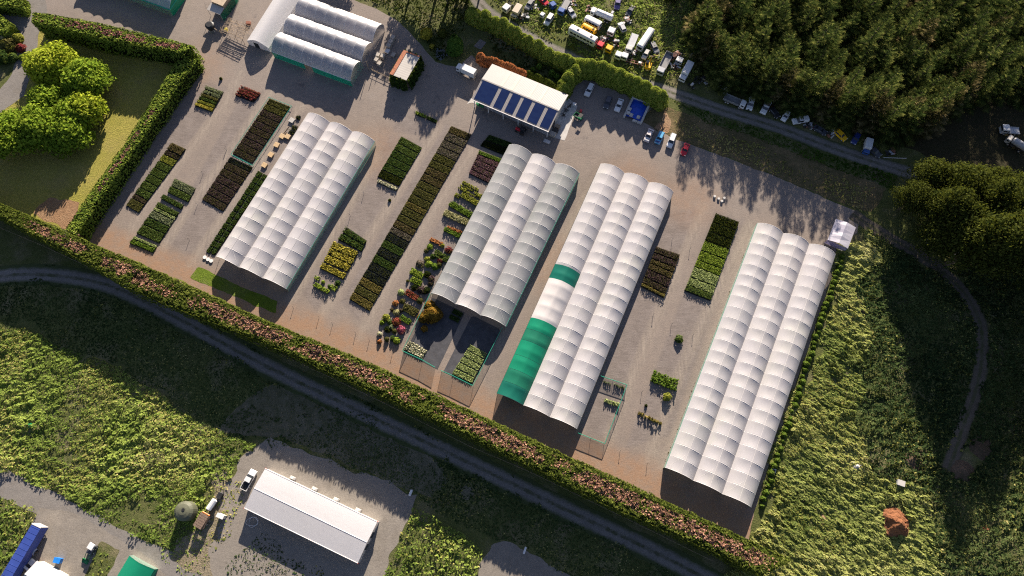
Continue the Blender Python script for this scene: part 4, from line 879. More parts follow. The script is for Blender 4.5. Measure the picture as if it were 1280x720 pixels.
for (x, y, r, h, c, l) in [(537.5, 308.5, .9, .9, 'lime', 'lime shrub left in the second line of the mixed plot'), (533, 313.5, .7, .8, 'olive', 'small olive shrub at the left edge of the mixed plot'), (553, 307, .6, .8, 'yolive', 'yellowish shrub right of the orange row'), (561, 312.5, 1.1, .8, 'wine', 'dark red shrub touching the greenhouse wall'),
    (541.5, 320.5, .8, .9, 'deep', 'dark green shrub left of the broad mid green row'), (550, 326, .9, .8, 'wine', 'wine red shrub below the broad mid green row'), (524.5, 330, 1.2, 1.1, 'greybrown', 'mauve brown bush above the upper lime row'), (536, 330.5, 1.1, 1.1, 'lime', 'leafy lime bush in the middle of the mixed plot'), (543.5, 333.5, 1.0, 1.1, 'bright', 'vivid green bush right of the leafy lime bush'), (534, 324, .8, .9, 'yolive', 'yellowish bush just above the leafy lime bush'), (549, 331, .8, .9, 'olive', 'olive bush near the greenhouse wall'),
    (534, 343, 1.0, .9, 'dark', 'dark bush right of the upper lime row'), (539, 349, 1.0, .9, 'plum', 'plum bush by the greenhouse wall'), (538, 355, .7, .8, 'brown', 'small brown bush by the greenhouse wall'), (509.5, 351, .3, .5, 'olive', 'tiny pot plant left of the lower lime row'),
    (526, 362, 1.3, 1.1, 'plum', 'big plum bush beside the netted yard corner'), (533, 363, 1.1, 1.0, 'dark', 'dark bush at the netted yard corner'), (518, 359.5, .9, .9, 'dark', 'dark bush between lower lime row and red row'), (501.5, 365.5, 1.0, 1.0, 'pale', 'pale green bush left of the red row'), (524.5, 376, .9, 1.1, 'olive', 'rounded olive bush right of the red row'), (494.5, 379, .9, .9, 'orange', 'orange bush at the left edge of the mixed plot'), (503, 376.5, .7, 1.1, 'olive', 'upright olive bush right of the orange bush'),
    (490, 387, .5, .7, 'brown', 'small brown pot plant below the orange bush'), (496, 391, .9, .9, 'buff', 'buff and orange bush above the red brown mound'), (501, 388, .5, .8, 'brown', 'small brown bush beside the olive pair'), (495.5, 402, 1.3, 1.0, 'red', 'red brown mound left of the vivid green row'), (482.5, 397, 1.2, 1.1, 'yolive', 'spreading yellowish bush at the left edge'), (478, 403, .7, .8, 'lime', 'low lime plant at the lower left edge'), (487, 402.5, .8, .8, 'green', 'green bush left of the red brown mound'),
    (502, 412.5, 1.2, 1.2, 'pink', 'bright pink bush near the netted yard'), (484.5, 412, 1.0, .9, 'dark', 'dark low bush left of the pink bush'), (489, 409, .8, .8, 'grey', 'greyish bush above the dark low bush'), (493, 414, .7, .8, 'olive', 'olive bush between dark bush and pink bush'), (474.5, 417.5, .6, .9, 'cream', 'white flowering pot plant at the lower left'), (483.5, 424, .7, 1.1, 'olive', 'upright dark olive bush at the lower end'), (491, 423, .7, 1.0, 'deep', 'upright green bush at the lower end'), (495.5, 426, 1.0, 1.0, 'lime', 'lime bush at the lowest end of the mixed plot'), (474.5, 427, .6, .8, 'orange', 'orange pot plant at the lowest left corner'),
    (404, 352.5, .5, .6, 'lime', 'small lime pot plant inside the trimmed lime group'), (412, 358, .5, .7, 'green', 'small green pot plant beside the square lime clump'), (422, 354, .8, .9, 'deep', 'dark bush below the yellow shrub bed'),
    (849, 424, 1.2, 1.2, 'green', 'lone green shrub in the middle of the bare bed'), (834, 496.5, 1.2, 1.5, 'yolive', 'round yellow green shrub below the thick lush block'), (276, 98.5, .45, .7, 'dark', 'single dark pot plant near the hedge corner'), (487, 250.5, .4, .5, 'dark', 'single dark pot plant on the bare bed'), (807.5, 507, .3, .5, 'dark', 'tiny dark pot plant left of the round shrub')]:
    shrub((x, y), r, h, c, l, G2 if x < 570 and y > 295 and x > 470 else None)
L_GOLDC = leaf('amber_conifer', [(.08, .045, .008), (.20, .115, .02), (.34, .20, .045)])
shrub((541, 392), 2.7, 3.4, None, 'large amber conifer in the netted plant yard', None, L_GOLDC, False, 2300, .3); shrub((537, 383), 1.6, 2.4, None, 'amber conifer behind the largest one in the netted yard', None, L_GOLDC, False, 900, .3)
shrub((528, 397), 1.4, 2.0, None, 'orange tinted small conifer left of the large amber one', None, L_GOLDC, False, 700, .3); shrub((530.5, 411), 1.0, 1.3, None, 'smallest amber conifer at the front of its clump', None, L_GOLDC, False, 360, .28)
# line of round shrubs along the white greenhouse
C, N, sz, var = shrub_mesh('r', .85, 1.35, 230, .3, 5); p0 = P(1053, 318); p1 = P(950, 636); n = 44
first = None; meR = mesh_quads('foliage', cards(C, N, sz * .5, sz * .9), leaf('round_shrub_leaves', [(.03, .06, .010), (.095, .15, .022), (.20, .27, .05)]), var)
for i in range(n):
    t = (i + .5) / n; p = p0.lerp(p1, t); loc = (p.x + random.uniform(-.3, .3), p.y + random.uniform(-.3, .3), 0); s_ = random.uniform(.75, 1.15)
    if first is None:
        first = thing('round_shrub', 'round bright green shrub in the line along the all-white greenhouse', 'shrub', loc, 0, 'line of round shrubs along the white greenhouse')
        link('foliage', meR, first); b = MB(); b.cyl((0, 0, 0), (0, 0, .5), .06, pm('bark', (.10, .075, .05)), 6); b.build('trunk', first)
    else: dup(first, loc, random.uniform(0, 6.28), s_)
# garden shrubs at the top
L_YELC = leaf('yellow_shrub', [(.130, .117, .016), (.312, .273, .033), (.494, .429, .065)])
shrub((533, 42), 2.0, 3.2, None, 'yellow shrub at the edge of the shaded yard', None, L_YELC, False, 800, .4); shrub((553, 42), 1.4, 2.2, None, 'dull green shrub right of the yellow one', None, leaf('dull_shrub', [(.03, .04, .008), (.07, .085, .015), (.12, .13, .03)]), False, 500, .35)
shrub((540, 58), .8, 1.2, None, 'small yellow flowering shrub near the pond', None, L_YELC, False, 200, .3)
L_COL = leaf('column_conifer', [(.018, .046, .010), (.046, .098, .018), (.091, .156, .029)])
shrub((569, 58), 2.9, 7.0, None, 'dense rounded green conifer by the box truck', None, L_COL, False, 3600, .4, 'conifer')
for i, (x, y, r, h, l) in enumerate([(674, 84, 1.0, 2.2, 'slim lime shrub in the dark garden behind the shed'), (690, 92, 1.1, 2.6, 'taller lime shrub in the dark garden behind the shed'), (697, 97, 1.2, 2.2, 'wide lime shrub nearest the conifer screen corner'), (666, 87, .7, 1.5, 'small lime shrub beside the rusty hedge')]):
    shrub((x, y), r, h, 'bright', l, None, None, False, 300, .3)
for (x, y, r, h, m, l) in [(10, 56, 2.6, 3.0, 'olive', 'broad olive shrub left of the driveway'), (22, 48, 1.8, 2.2, 'yolive', 'yellowish shrub at the driveway bend'), (3, 72, 2.6, 3.2, 'deep', 'dark rounded shrub at the left photo edge'), (26, 60, 1.6, 1.8, 'wine', 'reddish shrub beside the driveway'), (16, 72, 1.8, 2.0, 'green', 'green shrub beside the shaded driveway'), (8, 44, 2.2, 2.6, 'buff', 'grey green shrub behind the hedge corner'), (28, 72, 1.0, 1.2, 'lime', 'small lime shrub at the driveway edge')]:
    shrub((x, y), r, h, m, l, None, None, False, int(330 * r), .36)

# ================================================================== trees
M_BARK = pm('bark', (.10, .075, .05), .95, .3)
def conifer(seed, h, r, mats, dens=1.0):
    rs = np.random.default_rng(seed); tr = MB(); tr.cyl((0, 0, 0), (0, 0, h * .97), .3 * h / 14, M_BARK, 7, .03)
    C = []; N = []; W = []; Ln = []; up = []; var = []
    nw = int(h * 1.7)
    def put(c, u, nn, w_, l_, v): C.append(c); up.append(u); N.append(nn); W.append(w_); Ln.append(l_); var.append(v)
    for w in range(nw):
        t = .06 + .92 * w / nw; z = h * t; L = r * (1 - t) ** .72 * rs.uniform(.8, 1.1) + .4; k = rs.integers(4, 7); ph = rs.uniform(0, 6.28)
        for j in range(k):
            a = ph + 6.283 * j / k + rs.uniform(-.4, .4); l = L * rs.uniform(.6, 1.3); rise = -.30 + .85 * t + rs.uniform(-.15, .15); d = np.array([math.cos(a), math.sin(a), rise]); d /= np.linalg.norm(d); sd = np.array([-math.sin(a), math.cos(a), 0.])
            tipv = rs.uniform(-.12, .30); nn = np.cross(d, sd); nn = nn * np.sign(nn[2]) + sd * rs.uniform(-.45, .45)
            if (w + j) % 3 == 0: tr.cyl((0, 0, z), tuple(d * l * .85 + np.array([0, 0, z])), .04, M_BARK, 3, .01, caps=False)
            o = np.array([0, 0, z]); ns = 3
            for q in range(ns): f = (q + .55) / ns; put(o + d * l * f + np.array([0, 0, .12 * l * f * f]), d, nn, .10 * (1.1 - .6 * f) * min(1.3, .5 + l * .2), l / ns * .62, float(np.clip(.22 + .55 * f + tipv, 0, 1)))
            m = max(3, int(l * 2.3 * dens))
            for q in range(m):
                f = .22 + .7 * (q + .5) / m; tl = l * .30 * (1.15 - f) + .22
                for sgn in (-1, 1):
                    b = d * rs.uniform(.75, 1.1) + sd * sgn * .75; b /= np.linalg.norm(b)
                    put(o + d * l * f + np.array([0, 0, .12 * l * f * f]) + b * tl * .8, b, nn + rs.normal(size=3) * .12, .058 + .03 * rs.random(), tl, float(np.clip(.12 + .6 * f + tipv + .1 * rs.random(), 0, 1)))
    for q in range(10): C.append(np.array([0, 0, h - .1 * q])); up.append(np.array([rs.normal(), rs.normal(), 1.5])); N.append(rs.normal(size=3)); W.append(.1); Ln.append(.4); var.append(.9)
    C = np.array(C); N = np.array(N); U = np.array(up); U /= np.linalg.norm(U, axis=1, keepdims=True)
    A = np.cross(N, U); A /= np.linalg.norm(A, axis=1, keepdims=True) + 1e-9; W = np.array(W)[:, None]; Ln = np.array(Ln)[:, None]
    V = np.empty((len(C), 4, 3)); V[:, 0] = C - U * Ln; V[:, 1] = C + A * W; V[:, 2] = C + U * Ln + np.array([0, 0, -.05]); V[:, 3] = C - A * W
    return tr, mesh_quads('crown', V.reshape(-1, 3), mats, np.array(var))
def tree_at(name, label, cat, loc, trunk, crown, group=None, rz=0.):
    r = thing(name, label, cat, loc, rz, group); trunk.build('trunk', r); link('crown', crown, r); return r
L_FIR = leaf('fir_needles', [(.004, .009, .003), (.010, .02, .006), (.05, .072, .018), (.20, .205, .052)], .15)  # needles brighten outwards, with sunlit olive painted into the tip colours
L_FIR2 = leaf('fir_needles_dry', [(.006, .010, .004), (.016, .02, .007), (.08, .072, .026), (.30, .23, .11)], .15)
FPOLY = PX([(846, -60), (856, 10), (868, 46), (880, 84), (900, 104), (960, 126), (1040, 152), (1100, 170), (1140, 172), (1165, 150), (1190, 138), (1240, 138), (1290, 130), (1420, 150), (1520, -80)])
xs = [p.x for p in FPOLY]; ys = [p.y for p in FPOLY]; sp = []
pts = []
y = min(ys)
while y < max(ys):
    x = min(xs) + random.uniform(0, 3)
    while x < max(xs):
        pts.append((x + random.uniform(-2.3, 2.3), y + random.uniform(-2.3, 2.3))); x += 7.0
    y += 6.8
pa = np.array(pts); keep = inpoly(pa[:, 0], pa[:, 1], FPOLY); pts = [tuple(q) for q in pa[keep]]
fl = resample(FPOLY[2:11], 66)
for q in fl: pts.append((q[0] + random.uniform(-1.5, 1.5), q[1] + 2.5 + random.uniform(-2.5, 3.5)))
protos = []
FL = {0: 'tall dark conifer with yellow green tips packed in the plantation', 1: 'slightly broad dark conifer packed in the plantation', 2: 'tall slim dark conifer packed in the plantation', 3: 'conifer with dry tan branch tips in the plantation'}
for k, (h, r, m) in enumerate([(16.0, 4.9, L_FIR), (14.5, 5.4, L_FIR), (18.0, 4.6, L_FIR), (15.5, 4.9, L_FIR2)]):
    tr, cr = conifer(100 + k, h, r, m); protos.append([tr, cr, None])
nf = 0
for (x, y) in pts:
    k = random.choices((0, 1, 2, 3), (4, 4, 3, 1.3))[0]; edge = dline(np.array([x]), np.array([y]), [(p.x, p.y) for p in FPOLY[:10]])[0]
    s_ = random.uniform(.84, 1.08) * (.97 if edge < 6 else 1.0); tr, cr, root = protos[k]
    if root is None:
        root = tree_at('conifer_tree', FL[k], 'tree', (x, y, 0), tr, cr, 'conifers of the dense plantation'); protos[k][2] = root; root.scale = (s_,) * 3
    else: dup(root, (x, y, 0), random.uniform(0, 6.28), s_)
    nf += 1
print('forest trees', nf)
def broadleaf(seed, h, r, n, size, mats, lobes=16, z0=.28, flat=1.0, jit=.3):
    rs = np.random.default_rng(seed); tr = MB(); tr.cyl((0, 0, 0), (0, 0, h * .55), .35 * h / 10, M_BARK, 8, .16)
    C = []; N = []; var = []
    for k in range(lobes):
        a = 2.4 * k + rs.uniform(-.4, .4); f = math.sqrt((k + .5) / lobes); zz = h * (z0 + (.92 - z0) * (1 - f * f * .85) * rs.uniform(.75, 1.05)); c = np.array([r * .72 * f * math.cos(a), r * .72 * f * math.sin(a), zz * flat]); rl = r * rs.uniform(.20, .44)
        tr.cyl((0, 0, h * .3), tuple(c * .9), .12, M_BARK, 5, .03, caps=False)
        m = int(n / lobes); d = rs.normal(size=(m, 3)); d /= np.linalg.norm(d, axis=1, keepdims=True); d[:, 2] = np.where(d[:, 2] < -.3, -d[:, 2], d[:, 2])
        rad_ = rl * (.72 + .38 * rs.random((m, 1)) ** .6) * (.8 + .35 * vnoise(d[:, 0] * 3 + k, d[:, 1] * 3 + d[:, 2] * 2, seed))[:, None]
        C.append(c + d * rad_ * np.array([1, 1, .85]) + rs.normal(size=(m, 3)) * jit); N.append(d + rs.normal(size=(m, 3)) * .55); var.append(np.clip(.5 * rs.random(m) + .25 * rs.random() + .25 * (d[:, 2] * .5 + .5), 0, 1))
    C = np.concatenate(C); N = np.concatenate(N); var = np.concatenate(var); sz = size * (.6 + .8 * rs.random(len(C)))
    return tr, mesh_quads('crown', cards(C, N, sz * .5, sz * .8), mats, var)
L_SPRING = leaf('spring_leaves', [(.045, .090, .011), (.113, .187, .021), (.202, .299, .030), (.314, .389, .045)], .38)
L_SPRINGY = leaf('yellow_spring_leaves', [(.090, .135, .011), (.209, .284, .022), (.359, .419, .038), (.493, .493, .075)], .38)
for k, (x, y, h, r, m, l) in enumerate([(80, 94, 9.5, 8.2, L_SPRINGY, 'yellow green broadleaf tree nearest the long hedge'), (118, 112, 9.0, 7.6, L_SPRING, 'spreading broadleaf tree at the right of the lawn clump'), (118, 145, 7.6, 6.2, L_SPRINGY, 'golden green broadleaf tree overhanging the lawn'), (62, 170, 8.8, 8.4, L_SPRING, 'deep green broadleaf tree at the lower end of the clump'), (24, 178, 8.4, 8.0, L_SPRING, 'leafy broadleaf tree at the left edge of the photo'), (96, 176, 7.2, 7.2, L_SPRING, 'shaded broadleaf tree at the front of the clump'), (104, 150, 7.6, 6.8, L_SPRING, 'mid green broadleaf tree in the middle of the clump'), (70, 136, 7.6, 6.0, L_SPRING, 'inner broadleaf tree between the two halves of the clump'), (58, 88, 6.6, 4.6, L_SPRINGY, 'wispy yellowish tree beside the driveway')]):
    tr, cr = broadleaf(300 + k, h, r, int(125 * r * r), .58, m, 44); tree_at('broadleaf_tree', l, 'tree', P(x, y), tr, cr)
L_PINE = leaf('pine_needles', [(.007, .013, .004), (.021, .030, .007), (.046, .057, .013), (.090, .098, .026)], .2)
pp = [broadleaf(400 + k, h, r, 9500, .36, L_PINE, 46, .30, 1.0, .42) for k, (h, r) in enumerate([(19.5, 7.4), (17.0, 7.0), (21.0, 6.8)])]; pr_ = [None] * 3
for i, (x, y) in enumerate([(1122, 262), (1142, 240), (1150, 284), (1176, 256), (1170, 308), (1196, 280), (1206, 318), (1216, 250), (1232, 288), (1250, 322), (1258, 262), (1286, 304), (1292, 250), (1150, 312), (1184, 330), (1222, 332), (1316, 280), (1300, 318), (1334, 330), (1340, 380), (1352, 430), (1330, 470), (1366, 490), (1312, 540), (1318, 610), (1340, 580), (1350, 545), (1390, 590), (1372, 640)]):
    k = i % 3; loc = P(x, y); s_ = (.72 if x < 1130 else random.uniform(.9, 1.12)) * (1.22 if y > 300 and x > 1160 else 1.)
    if pr_[k] is None:
        pr_[k] = tree_at('pine_tree', ('shaggy dark pine in the cluster right of the gazebo', 'rounded dark pine in the cluster right of the gazebo', 'tallest dark pine in the cluster right of the gazebo')[k], 'tree', loc, pp[k][0], pp[k][1], 'pines clustered at the right edge'); pr_[k].scale = (s_,) * 3
    else: dup(pr_[k], loc, random.uniform(0, 6.28), s_)
# a few dark trees along the top edge and dead branches beside the plantation
pd = None
for i, (x, y, s_) in enumerate([(440, -46, .9), (514, -10, .9), (546, -6, 1.1), (560, 4, 1.05), (574, -8, 1.35), (590, -24, 1.3), (600, -6, .8), (838, 6, .5), (860, -6, .6), (425, -46, .7)]):
    loc = P(x, y)
    if pd is None: tr, cr = broadleaf(420, 13, 5.2, 4200, .42, L_PINE, 18, .3); pd = tree_at('dark_tree', 'dark rounded tree along the top edge of the photo', 'tree', loc, tr, cr, 'dark trees along the top edge'); pd.scale = (s_,) * 3
    else: dup(pd, loc, random.uniform(0, 6), s_)
b = MB()
for i in range(46):
    a = P(826 + random.uniform(-26, 30), 4 + random.uniform(-8, 26), random.uniform(.1, .9)); th = random.uniform(0, 6.28); l = random.uniform(1, 3.6); b.cyl(a, a + Vector((math.cos(th) * l, math.sin(th) * l, random.uniform(-.1, .9))), .05, pm('dead_wood', (.30, .20, .13), .9, .3), 4, .02)
tag(b.build('branch_pile'), 'tangled pile of dead branches at the edge of the plantation', 'branch pile')

# ================================================================== weeds and rank grass
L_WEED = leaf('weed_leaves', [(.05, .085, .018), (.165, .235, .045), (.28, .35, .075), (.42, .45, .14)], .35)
L_GRASS = leaf('long_grass', [(.08, .12, .03), (.23, .27, .075), (.37, .38, .13), (.50, .48, .22)], .35)
L_STRAW = leaf('grass_seed_heads', [(.10, .115, .025), (.25, .25, .065), (.40, .36, .13), (.52, .45, .23)], .35)
EXCL = [([(p[0], p[1]) for p in ribbon([(-90, 362), (-20, 349), (30, 343), (90, 347), (150, 362), (230, 402), (320, 451), (430, 505), (560, 566), (680, 624), (800, 681), (880, 722), (960, 765)], 4.4)]),
        PX([(298, 575), (330, 548), (380, 562), (440, 586), (505, 610), (521, 618), (512, 645), (490, 690), (470, 760), (270, 760), (262, 690), (282, 640), (268, 622), (290, 596)]),
        ribbon([(-120, 545), (-20, 594), (60, 630), (140, 675), (220, 712), (330, 765)], 5.6), PX([(50, 634), (90, 640), (126, 672), (98, 740), (-10, 780), (0, 740), (40, 656)]),
        PX([(588, 760), (600, 705), (616, 682), (630, 676), (652, 684), (690, 706), (730, 730), (770, 760)]),
        ribbon([(1066, 268), (1110, 296), (1160, 326), (1200, 360), (1222, 395), (1228, 430), (1222, 480), (1205, 530), (1185, 590)], 3.0), ribbon([(560, -60), (600, 5), (650, 40), (700, 66), (760, 90), (840, 116), (900, 137), (980, 162), (1040, 185), (1100, 205), (1150, 220)], 4.0),
        PX([(300, 505), (340, 480), (380, 485), (430, 510), (480, 535), (540, 570), (560, 600), (540, 620), (500, 610), (430, 578), (350, 548), (300, 545), (270, 540)])]
BARE = [PX(q) for q in ([(1105, 632), (1124, 622), (1135, 650), (1120, 672), (1104, 660)], [(1188, 574), (1212, 556), (1236, 560), (1232, 572), (1206, 600), (1192, 598)])]
def weeds(name, label, poly, dens, size, hmax, mat, dead=0.0, exclude=True, patch=.35, seed=0, rag=1.0, lay=None):
    q = [(p[0], p[1]) for p in PX(poly)]; a = np.array(q); x0, y0 = a.min(0); x1, y1 = a.max(0); N = int((x1 - x0) * (y1 - y0) * dens)
    x = x0 - 6 + rng.random(N) * (x1 - x0 + 12); y = y0 - 6 + rng.random(N) * (y1 - y0 + 12); w_ = rag * 2
    k = inpoly(x + (fbm(x * .13, y * .13, 201, 4) - .5) * w_ * 2, y + (fbm(x * .13, y * .13, 207, 4) - .5) * w_ * 2, q)
    if exclude:
        jx = x + (fbm(x * .3, y * .3, 301, 4) - .5) * 3.2; jy = y + (fbm(x * .3, y * .3, 307, 4) - .5) * 3.2
        for e in EXCL: k &= ~inpoly(jx, jy, [(p[0], p[1]) for p in e])
    for e in BARE: k &= ~inpoly(x, y, [(p[0], p[1]) for p in e])
    x = x[k]; y = y[k]
    def field(x, y):
        ca, sa = (.94, .34) if lay is None else (math.cos(lay), math.sin(lay)); wob_ = 0 if lay is None else 2.5 * (fbm(x * .06, y * .06, seed + 33, 2) - .5)
        sx = x * ca + y * sa; sy = -x * sa + y * ca + wob_ * 2
        m = .72 * (fbm(sx * .55, sy * .9, seed + 60, 3) if lay is None else fbm(sx * .48, sy * .98, seed + 60, 3)) + .28 * fbm(sx * .16, sy * .22, seed + 66, 2); b = fbm(x * .07, y * .07, seed + 70, 4)
        tall = sstep(.60, .74, fbm(x * .22 + 40, y * .22, seed + 90, 3))
        return hmax * (sstep(.28, .74, m) * (.35 + 1.1 * b) + .9 * tall * sstep(.3, .6, m)), m, b
    hh, mound, big = field(x, y)
    keep = rng.random(len(x)) < sstep(patch - .12, patch + .1, .55 * big + .45 * mound); x, y, mound, big, hh = x[keep], y[keep], mound[keep], big[keep], hh[keep]; n = len(x)
    gx = (field(x + .25, y)[0] - hh) / .25; gy = (field(x, y + .25)[0] - hh) / .25
    z = hh * (1 - rng.random(n) ** 2 * .14) + .03
    C = np.c_[x, y, z]; Nn = np.c_[-gx, -gy, np.ones(n)]; Nn /= np.linalg.norm(Nn, axis=1, keepdims=True); Nn = Nn + rand_dirs(n) * .40
    var = np.clip(.45 * rng.random(n) + .55 * (mound - .2) * .7 + .9 * (big - .45), 0, 1); sz = size * (.5 + .8 * rng.random(n)) * (.7 + .75 * fbm(x * .12, y * .12, seed + 95, 3))
    isd = rng.random(n) < dead * sstep(.44, .6, fbm(x * .09, y * .09, seed + 81, 5)); U = None if lay is None else np.c_[np.full(n, math.cos(lay)), np.full(n, math.sin(lay)), np.zeros(n)] + rand_dirs(n) * .85; aw, al = (.45, .85) if lay is None else (.36, 1.05)
    o = tag(link(name, mesh_quads(name, cards(C, Nn, sz * aw, sz * al, U), [mat, L_STRAW], var, isd.astype(int))), label, 'vegetation', kind='stuff'); return o
L_SHORT_SHADE = leaf('shade_toned_short_grass', [(.012, .026, .009), (.03, .055, .018), (.06, .09, .032), (.10, .12, .05)], .2)  # short grass leaves, their green darkened to carry the shelter belt shade
weeds('weeds', 'lush leafy weeds on the left of the lower field', [(-60, 395), (0, 404), (40, 418), (110, 446), (165, 468), (200, 496), (262, 534), (300, 548), (330, 560), (290, 600), (262, 600), (258, 630), (250, 655), (226, 668), (212, 694), (140, 668), (60, 622), (-60, 570)], 20, .34, .7, L_WEED, .45, patch=.37, seed=1)
weeds('shade_toned_short_grass', 'short grass between lane and tall weeds, belt shade put into its colour', [(-60, 345), (60, 335), (150, 350), (300, 420), (330, 460), (330, 530), (300, 548), (262, 534), (200, 496), (165, 468), (110, 446), (40, 418), (0, 404), (-60, 395)], 11, .28, .2, L_SHORT_SHADE, .12, patch=.12, seed=14, rag=3.)  # outer edge drawn along the belt shadow line
weeds('weeds', 'weeds in the bottom left corner by the blue trailer', [(-60, 575), (0, 608), (56, 640), (40, 660), (10, 720), (-40, 760)], 13, .42, .7, L_WEED, .3, seed=2)
weeds('weeds', 'weeds on the small verge above the green tunnel', [(126, 676), (150, 688), (142, 706), (120, 740), (98, 740)], 13, .36, .5, L_WEED, .6, seed=3)
weeds('pad_grass', 'dark grass patch in the shadow of the marquee', [(290, 692), (325, 680), (365, 690), (405, 708), (425, 745), (280, 745)], 11, .3, .3, L_SHORT_SHADE, .2, False, patch=.32, seed=18, rag=3.)
weeds('dry_weeds', 'thin straw coloured weeds on the dry dirt around the tank', [(240, 600), (292, 596), (284, 640), (268, 700), (250, 722), (205, 700), (190, 680), (215, 655)], 7, .3, .3, L_WEED, .6, False, patch=.47, seed=19, rag=3.)
weeds('weeds', 'bright leafy weeds right of the marquee', [(513, 636), (540, 648), (575, 668), (606, 686), (590, 740), (470, 740), (490, 690)], 15, .42, 1.0, L_WEED, .15, seed=4)
weeds('rough_grass', 'short rough grass below the lane, belt shade put into its colour', [(330, 455), (450, 500), (620, 590), (880, 715), (900, 760), (760, 750), (650, 684), (610, 672), (540, 640), (520, 615), (430, 575), (340, 545)], 11, .28, .25, L_SHORT_SHADE, .15, patch=.3, seed=5)
L_MID_SHADE = leaf('shade_toned_field_leaves', [(.013, .027, .012), (.038, .062, .022), (.09, .12, .042), (.19, .21, .08)], .3)  # field leaves darkened to paint in the tree shade on the right
weeds('shade_toned_undergrowth', 'leafy field undergrowth on the right, tree shade put into its colour', [(1086, 290), (1120, 305), (1180, 345), (1300, 330), (1310, 760), (1178, 760), (1172, 620), (1100, 610), (1080, 500)], 14, .40, .75, L_MID_SHADE, .12, patch=.2, seed=16, rag=4.5)
weeds('meadow', 'lodged straw coloured meadow grass on the right', [(1056, 322), (1062, 300), (1072, 282), (1086, 290), (1080, 500), (1100, 610), (1172, 620), (1178, 760), (900, 760), (930, 690), (945, 650)], 15, .42, .75, L_GRASS, .5, patch=.24, seed=6, rag=4.5, lay=rad(-35))
weeds('meadow_weeds', 'green weeds growing through the right meadow', [(1056, 322), (1072, 282), (1086, 290), (1080, 500), (1100, 610), (1172, 620), (1178, 760), (900, 760), (930, 690), (945, 650)], 7, .42, .85, L_GRASS, .0, patch=.36, seed=6, rag=4.5, lay=rad(-35))
weeds('sparse_grass', 'sparse grass over the worn ground below the lane', [(300, 505), (340, 480), (380, 485), (430, 510), (480, 535), (540, 570), (560, 600), (540, 620), (500, 610), (430, 578), (350, 548), (300, 545), (270, 540)], 10, .28, .18, L_SHORT_SHADE, .0, False, patch=.53, seed=17, rag=2.5)
weeds('yard_weeds', 'weeds growing between the wrecked vehicles', [(600, -20), (660, -40), (880, -40), (870, 60), (880, 95), (820, 100), (760, 82), (700, 58), (640, 28)], 11, .42, .8, L_WEED, .4, patch=.42, seed=8)
weeds('verge_grass', 'deep green grass strip along the upper track', [(826, 116), (880, 136), (960, 163), (1040, 192), (1120, 222), (1110, 236), (1040, 208), (960, 178), (880, 152)], 11, .34, .5, leaf('verge_leaves', [(.015, .04, .006), (.035, .08, .01), (.07, .13, .02)]), .0, patch=.15, seed=9)
weeds('bank_growth', 'thin dry growth on the bank above the yard', [(842, 150), (960, 185), (1090, 236), (1080, 262), (1030, 244), (960, 214), (900, 191), (850, 172)], 5, .34, .35, L_STRAW, .5, patch=.45, seed=10)
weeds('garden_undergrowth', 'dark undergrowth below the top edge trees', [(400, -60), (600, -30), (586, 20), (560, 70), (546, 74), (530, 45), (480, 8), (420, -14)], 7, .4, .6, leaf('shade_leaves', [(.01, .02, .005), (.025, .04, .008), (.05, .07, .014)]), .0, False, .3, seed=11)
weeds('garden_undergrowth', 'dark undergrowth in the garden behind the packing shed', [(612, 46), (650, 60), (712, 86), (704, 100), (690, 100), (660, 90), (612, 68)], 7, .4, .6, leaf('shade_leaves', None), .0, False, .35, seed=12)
weeds('greenhouse_edge_weeds', 'dry weeds along the edge of the all-white greenhouse', [(944, 282), (947, 286), (833, 588), (827, 586)], 9, .25, .3, leaf('edge_weeds', [(.05, .045, .02), (.10, .085, .04), (.15, .12, .06)]), .0, False, .35, seed=13, rag=.15)
# ================================================================== vehicles
def paint(n, c, dirt=.12): return pm('paint_' + n, c, .32, .05, .8, .5, dirt=dirt)
PAINT = {'white': (.66, .66, .655), 'offwhite': (.52, .50, .46), 'silver': (.42, .43, .45), 'dark': (.05, .055, .07), 'red': (.55, .02, .035), 'yellow': (.75, .42, .01), 'blue': (.03, .09, .30), 'ltblue': (.10, .36, .58), 'purple': (.10, .08, .22),
         'green': (.02, .20, .07), 'grey': (.22, .22, .22), 'beige': (.50, .43, .33), 'orange': (.7, .2, .03), 'navy': (.018, .035, .16), 'black': (.02, .02, .022), 'pinkwhite': (.72, .62, .58), 'rust': (.25, .11, .07)}
def pt(k): return paint(k, PAINT[k])
M_LAMP = pm('lamp_glass', (.7, .68, .6), .2, .05, dirt=0); M_TAIL = pm('tail_lamp', (.4, .02, .02), .3, .05, dirt=0)
def wheels(root, ys, w, r, tw=.22):
    for y in ys:
        for sx in (-1, 1):
            b = MB(); b.cyl((sx * (w / 2 - tw), y, r), (sx * w / 2, y, r), r, M_RUBBER, 12); t = b.build('wheel', root)
            b = MB(); b.cyl((sx * (w / 2 - .02), y, r), (sx * (w / 2 + .015), y, r), r * .55, M_STEEL, 8); b.build('rim', t)
def veh(name, label, cat, a, b, group=None, h=.5):
    """a: photo pixel of the middle, b: photo pixel towards which the front points"""
    p = P(*a, h); hd = heading(a, b, h); return thing(name, label, cat, (p.x, p.y, .03), -hd, group)
